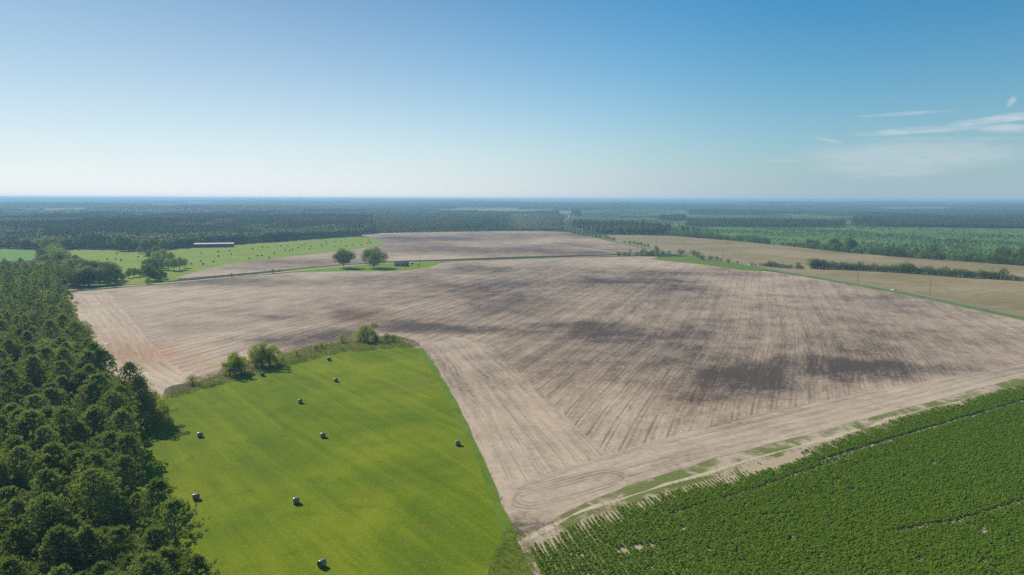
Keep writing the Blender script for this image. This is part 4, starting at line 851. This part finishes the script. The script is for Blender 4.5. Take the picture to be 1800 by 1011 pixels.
# ---------------------------------------------------------------- vehicles
M['carwhite'] = plain('white_car_paint', (0.78, 0.78, 0.78), .25, .6, var=.02); M['cardark'] = plain('dark_car_paint', (0.03, 0.035, 0.05), .25, .6, var=.05); M['tyre'] = plain('tyre', (0.02, 0.02, 0.02), .9, .1); M['rim'] = plain('rim', (0.5, 0.5, 0.5), .3, .5, 1.0)
def lamp(n, c): t = NT(n); return t.done(t.bsdf(c, .2, .6))
M['lampw'] = lamp('headlight_glass', (0.8, 0.8, 0.75)); M['lampr'] = lamp('taillight_glass', (0.45, 0.02, 0.02))
def extr(prof, w, taper=None):
    n = len(prof); V = [(x, s*(w/2-(taper(z) if taper else 0)), z) for s in (-1, 1) for x, z in prof]
    return V, [tuple(range(n)), tuple(range(2*n-1, n-1, -1))]+[(i, i+n, (i+1) % n+n, (i+1) % n) for i in range(n)]
def car(px, py, rz, paint, label, name='car', suv=False):
    e = empty(name, (*gp(px, py), .06), rz); tag(e, label, 'car')
    body = [(-2.3, .35), (-2.32, .75), (-2.2, .98), (-1.2, 1.0), (.9, .98), (2.0, .84), (2.32, .66), (2.34, .35), (1.9, .24), (-1.9, .24)]
    MB().add(*extr(body, 1.82, lambda z: .06 if z > .9 else 0)).build('body', paint, e)
    rt = -2.1 if suv else -1.7
    MB().add(*extr([(rt, .98), (rt+.35, 1.42), (rt+.8, 1.48), (.1, 1.46), (.95, .98)], 1.62, lambda z: .12 if z > 1.2 else 0)).build('cabin', M['glass'], e)
    MB().add(*extr([(rt+.30, 1.44), (rt+.8, 1.52), (.1, 1.50), (.22, 1.42)], 1.42)).build('roof_panel', paint, e)
    for x in (-1.45, 1.42):
        for s in (-1, 1):
            w = MB().tube([(x, s*.72, .33), (x, s*.93, .33)], [.33, .33], 18).build('wheel', M['tyre'], e); MB().tube([(x, s*.935, .33), (x, s*.945, .33)], [.2, .2], 12).build('rim', M['rim'], w)
    for s in (-1, 1):
        MB().box((2.32, s*.62, .66), (.08, .34, .14)).build('headlight', M['lampw'], e); MB().box((-2.32, s*.66, .8), (.06, .28, .16)).build('taillight', M['lampr'], e)
    return e
def road_dir(px, py):
    p = np.array(gp(px, py)); d = [np.hypot(*(a-p)) for a in roadP]; i = int(np.argmin(d)); i = min(max(i, 1), len(roadP)-2); v = roadP[i+1]-roadP[i-1]; return math.atan2(v[1], v[0])
car(1570, 511, road_dir(1570, 511)+.1, M['carwhite'], 'white car driving on the road beside the right stubble field')
car(1318, 466.8, road_dir(1318, 466), M['carwhite'], 'far white car on the road at the hedge\'s left end')
car(725, 464.5, R(15), M['cardark'], 'dark car parked on the lawn right of the brick house', suv=True)

# ---------------------------------------------------------------- poles and signs
M['insulator'] = plain('insulator', (0.4, 0.4, 0.42), .3, .5)
def pole(px, py, hpx, label, arm=True):
    p = gp(px, py); h = hpx*math.hypot(*p)/F; e = empty('utility_pole', (*p, .1), R(random.uniform(20, 40))); tag(e, label, 'pole', 'utility poles')
    MB().tube([(0, 0, -.5), (0, 0, h*.5), (0, 0, h)], [.19, .17, .13], 8).build('pole', M['wood'], e)
    if arm:
        a = MB().box((0, 0, h-.5), (2.4, .12, .14)).build('crossarm', M['wood'], e)
        for x in (-1.05, 0.4, 1.05): MB().tube([(x, 0, h-.43), (x, 0, h-.2)], [.06, .04], 6).build('insulator', M['insulator'], a)
    return e
for x, y, h, lab in [(1634, 519.5, 26, 'tallest-looking utility pole right of the white car'), (1508, 496.5, 16, 'utility pole in the right stubble field left of the white car'), (1271, 454, 13, 'utility pole just above the verge bushes'),
        (1204, 443, 12, 'utility pole by the cone-shaped bush at the road bend'), (1154, 435, 13, 'utility pole above the red thicket'), (1113, 426, 11, 'farthest utility pole by the road'),
        (1020, 450, 15, 'utility pole beside the dirt track, left of the thicket'), (931, 453, 5, 'short post beside the dirt track'), (739, 468, 16, 'utility pole on the lawn right of the parked car')]:
    pole(x, y, h, lab, arm=(lab[:5] != 'short'))
p = gp(1650, 535); e = empty('road_sign', (*p, .3), R(20)); tag(e, 'small pale marker post on the verge by the ploughed field', 'sign'); MB().tube([(0, 0, -.2), (0, 0, 2.0)], [.05, .05], 6).build('post', M['rim'], e); MB().box((0, -.06, 1.8), (.6, .03, .5)).build('plate', M['white'], e)
put([(735, 468, 4)], BUSH, 'bush', 'small dark bush at the foot of the lawn pole', 'bush', None, 5)

# ---------------------------------------------------------------- clouds in the sky shader (world directions)
def wdir(px, py):
    d = MRn @ np.array([(px-900)/F, -(py-505.5)/F, -1.0]); return d[0]/d[1], d[2]/d[1]
class WT(NT):
    def __init__(s): s.t = W.node_tree; s.n = s.t.nodes; s.l = s.t.links
t = WT(); tc = wn.new('ShaderNodeTexCoord').outputs['Generated']; x, y, z = t.sep(tc)
gx, gz = t.math('DIVIDE', x, y), t.math('DIVIDE', z, y)
st = t.noise(t.xyz(t.math('MULTIPLY', gx, 7), t.math('MULTIPLY', t.math('SUBTRACT', gz, t.math('MULTIPLY', gx, .12)), 60)), 1.0, 6, .65, .5)
fine = t.noise(t.xyz(t.math('MULTIPLY', gx, 20), t.math('MULTIPLY', gz, 120)), 1.0, 5, .7, .4)
tot = 0.0
for (cx, cy, rx, ry, tilt, am, nlo) in [(1760, 209, 85, 7, -.13, .75, .25), (1625, 229, 110, 6, -.06, .6, .3), (1770, 226, 50, 7, -.03, .6, .3), (1610, 272, 180, 24, -.02, .40, .1), (1560, 290, 120, 22, 0, .34, .15), (1590, 200, 80, 3, -.06, .35, .3), (1778, 178, 8, 8, -.6, .55, .4), (1455, 246, 28, 3, .18, .4, .3), (1400, 283, 60, 3, 0, .25, .3), (1680, 244, 160, 4, 0, .2, .4)]:
    a, b = wdir(cx, cy); rX, rZ = rx/F, ry/F
    dx = t.math('SUBTRACT', gx, a); dz_ = t.math('ADD', t.math('SUBTRACT', gz, b), t.math('MULTIPLY', dx, tilt))
    dx = t.math('DIVIDE', dx, rX); dz_ = t.math('DIVIDE', t.math('ADD', dz_, t.math('MULTIPLY', t.math('SUBTRACT', st, .5), rZ*1.6)), rZ)
    r2 = t.math('ADD', t.math('MULTIPLY', dx, dx), t.math('MULTIPLY', dz_, dz_)); g = t.rng(r2, 0, 1.7, am, 0)
    g = t.math('MULTIPLY', g, t.rng(fine, nlo, .65, .25, 1.0)); tot = t.math('MAXIMUM', g, tot)
ok = t.math('GREATER_THAN', y, 0.05); tot = t.math('MULTIPLY', tot, ok)
el = t.math('MAXIMUM', z, 0.0); fh = t.math('MULTIPLY', t.math('POWER', 2.718, t.math('MULTIPLY', el, t.rng(t.math('ADD', t.math('MULTIPLY', x, math.sin(SUN_AZ)), t.math('MULTIPLY', y, math.cos(SUN_AZ))), .2, 1.0, -8.5, -5.0))), .93)
sd = t.math('ADD', t.math('MULTIPLY', x, math.sin(SUN_AZ)), t.math('MULTIPLY', y, math.cos(SUN_AZ)))   # towards the sun along the horizon
hz = t.mix(t.rng(sd, .28, 1.03), (4.9, 6.3, 7.6), (11.9, 11.8, 12.4))
hsv = wn.new('ShaderNodeHueSaturation'); hsv.inputs['Saturation'].default_value = 1.3; hsv.inputs['Value'].default_value = 1.06; wl.new(t.mix(1.0, sky.outputs[0], (.76, 1.05, 1.08), 'MULTIPLY'), hsv.inputs['Color'])
dsun = t.math('ADD', t.math('ADD', t.math('MULTIPLY', x, sdir.x), t.math('MULTIPLY', y, sdir.y)), t.math('MULTIPLY', z, sdir.z)); gl = t.rng(dsun, .5, 1.0)
skyb = t.mix(1.0, hsv.outputs[0], t.mix(gl, (1.10, 1.12, 1.12), (.27, .58, .66)), 'MULTIPLY')
skyc = t.mix(tot, t.mix(fh, skyb, hz), (8.5, 8.8, 9.4))
wl.new(skyc, bg.inputs[0])

# ---------------------------------------------------------------- haze
b = 31000.0; hz = MB().box((0, 0, 42), (2*b, 2*b, 102)).mesh('haze', None) if False else None
m_ = MB().box((0, 0, 0), (2*b, 2*b, 1)); top = 86.0; bot = -2.0
me = mesh('haze', [(v[0], v[1], top if v[2] > 0 else bot) for v in m_.v], m_.f)
hm = bpy.data.materials.new('haze'); hm.use_nodes = True; hn = hm.node_tree.nodes; hn.clear(); ho = hn.new('ShaderNodeOutputMaterial'); pv = hn.new('ShaderNodeVolumePrincipled')
pv.inputs['Color'].default_value = (*HAZE_COLOR, 1); pv.inputs['Density'].default_value = HAZE_DENSITY; pv.inputs['Anisotropy'].default_value = HAZE_ANISO
hm.node_tree.links.new(pv.outputs[0], ho.inputs['Volume']); me.materials.append(hm)
if HAZE_DENSITY > 0: tag(obj('haze', me), kind='stuff')
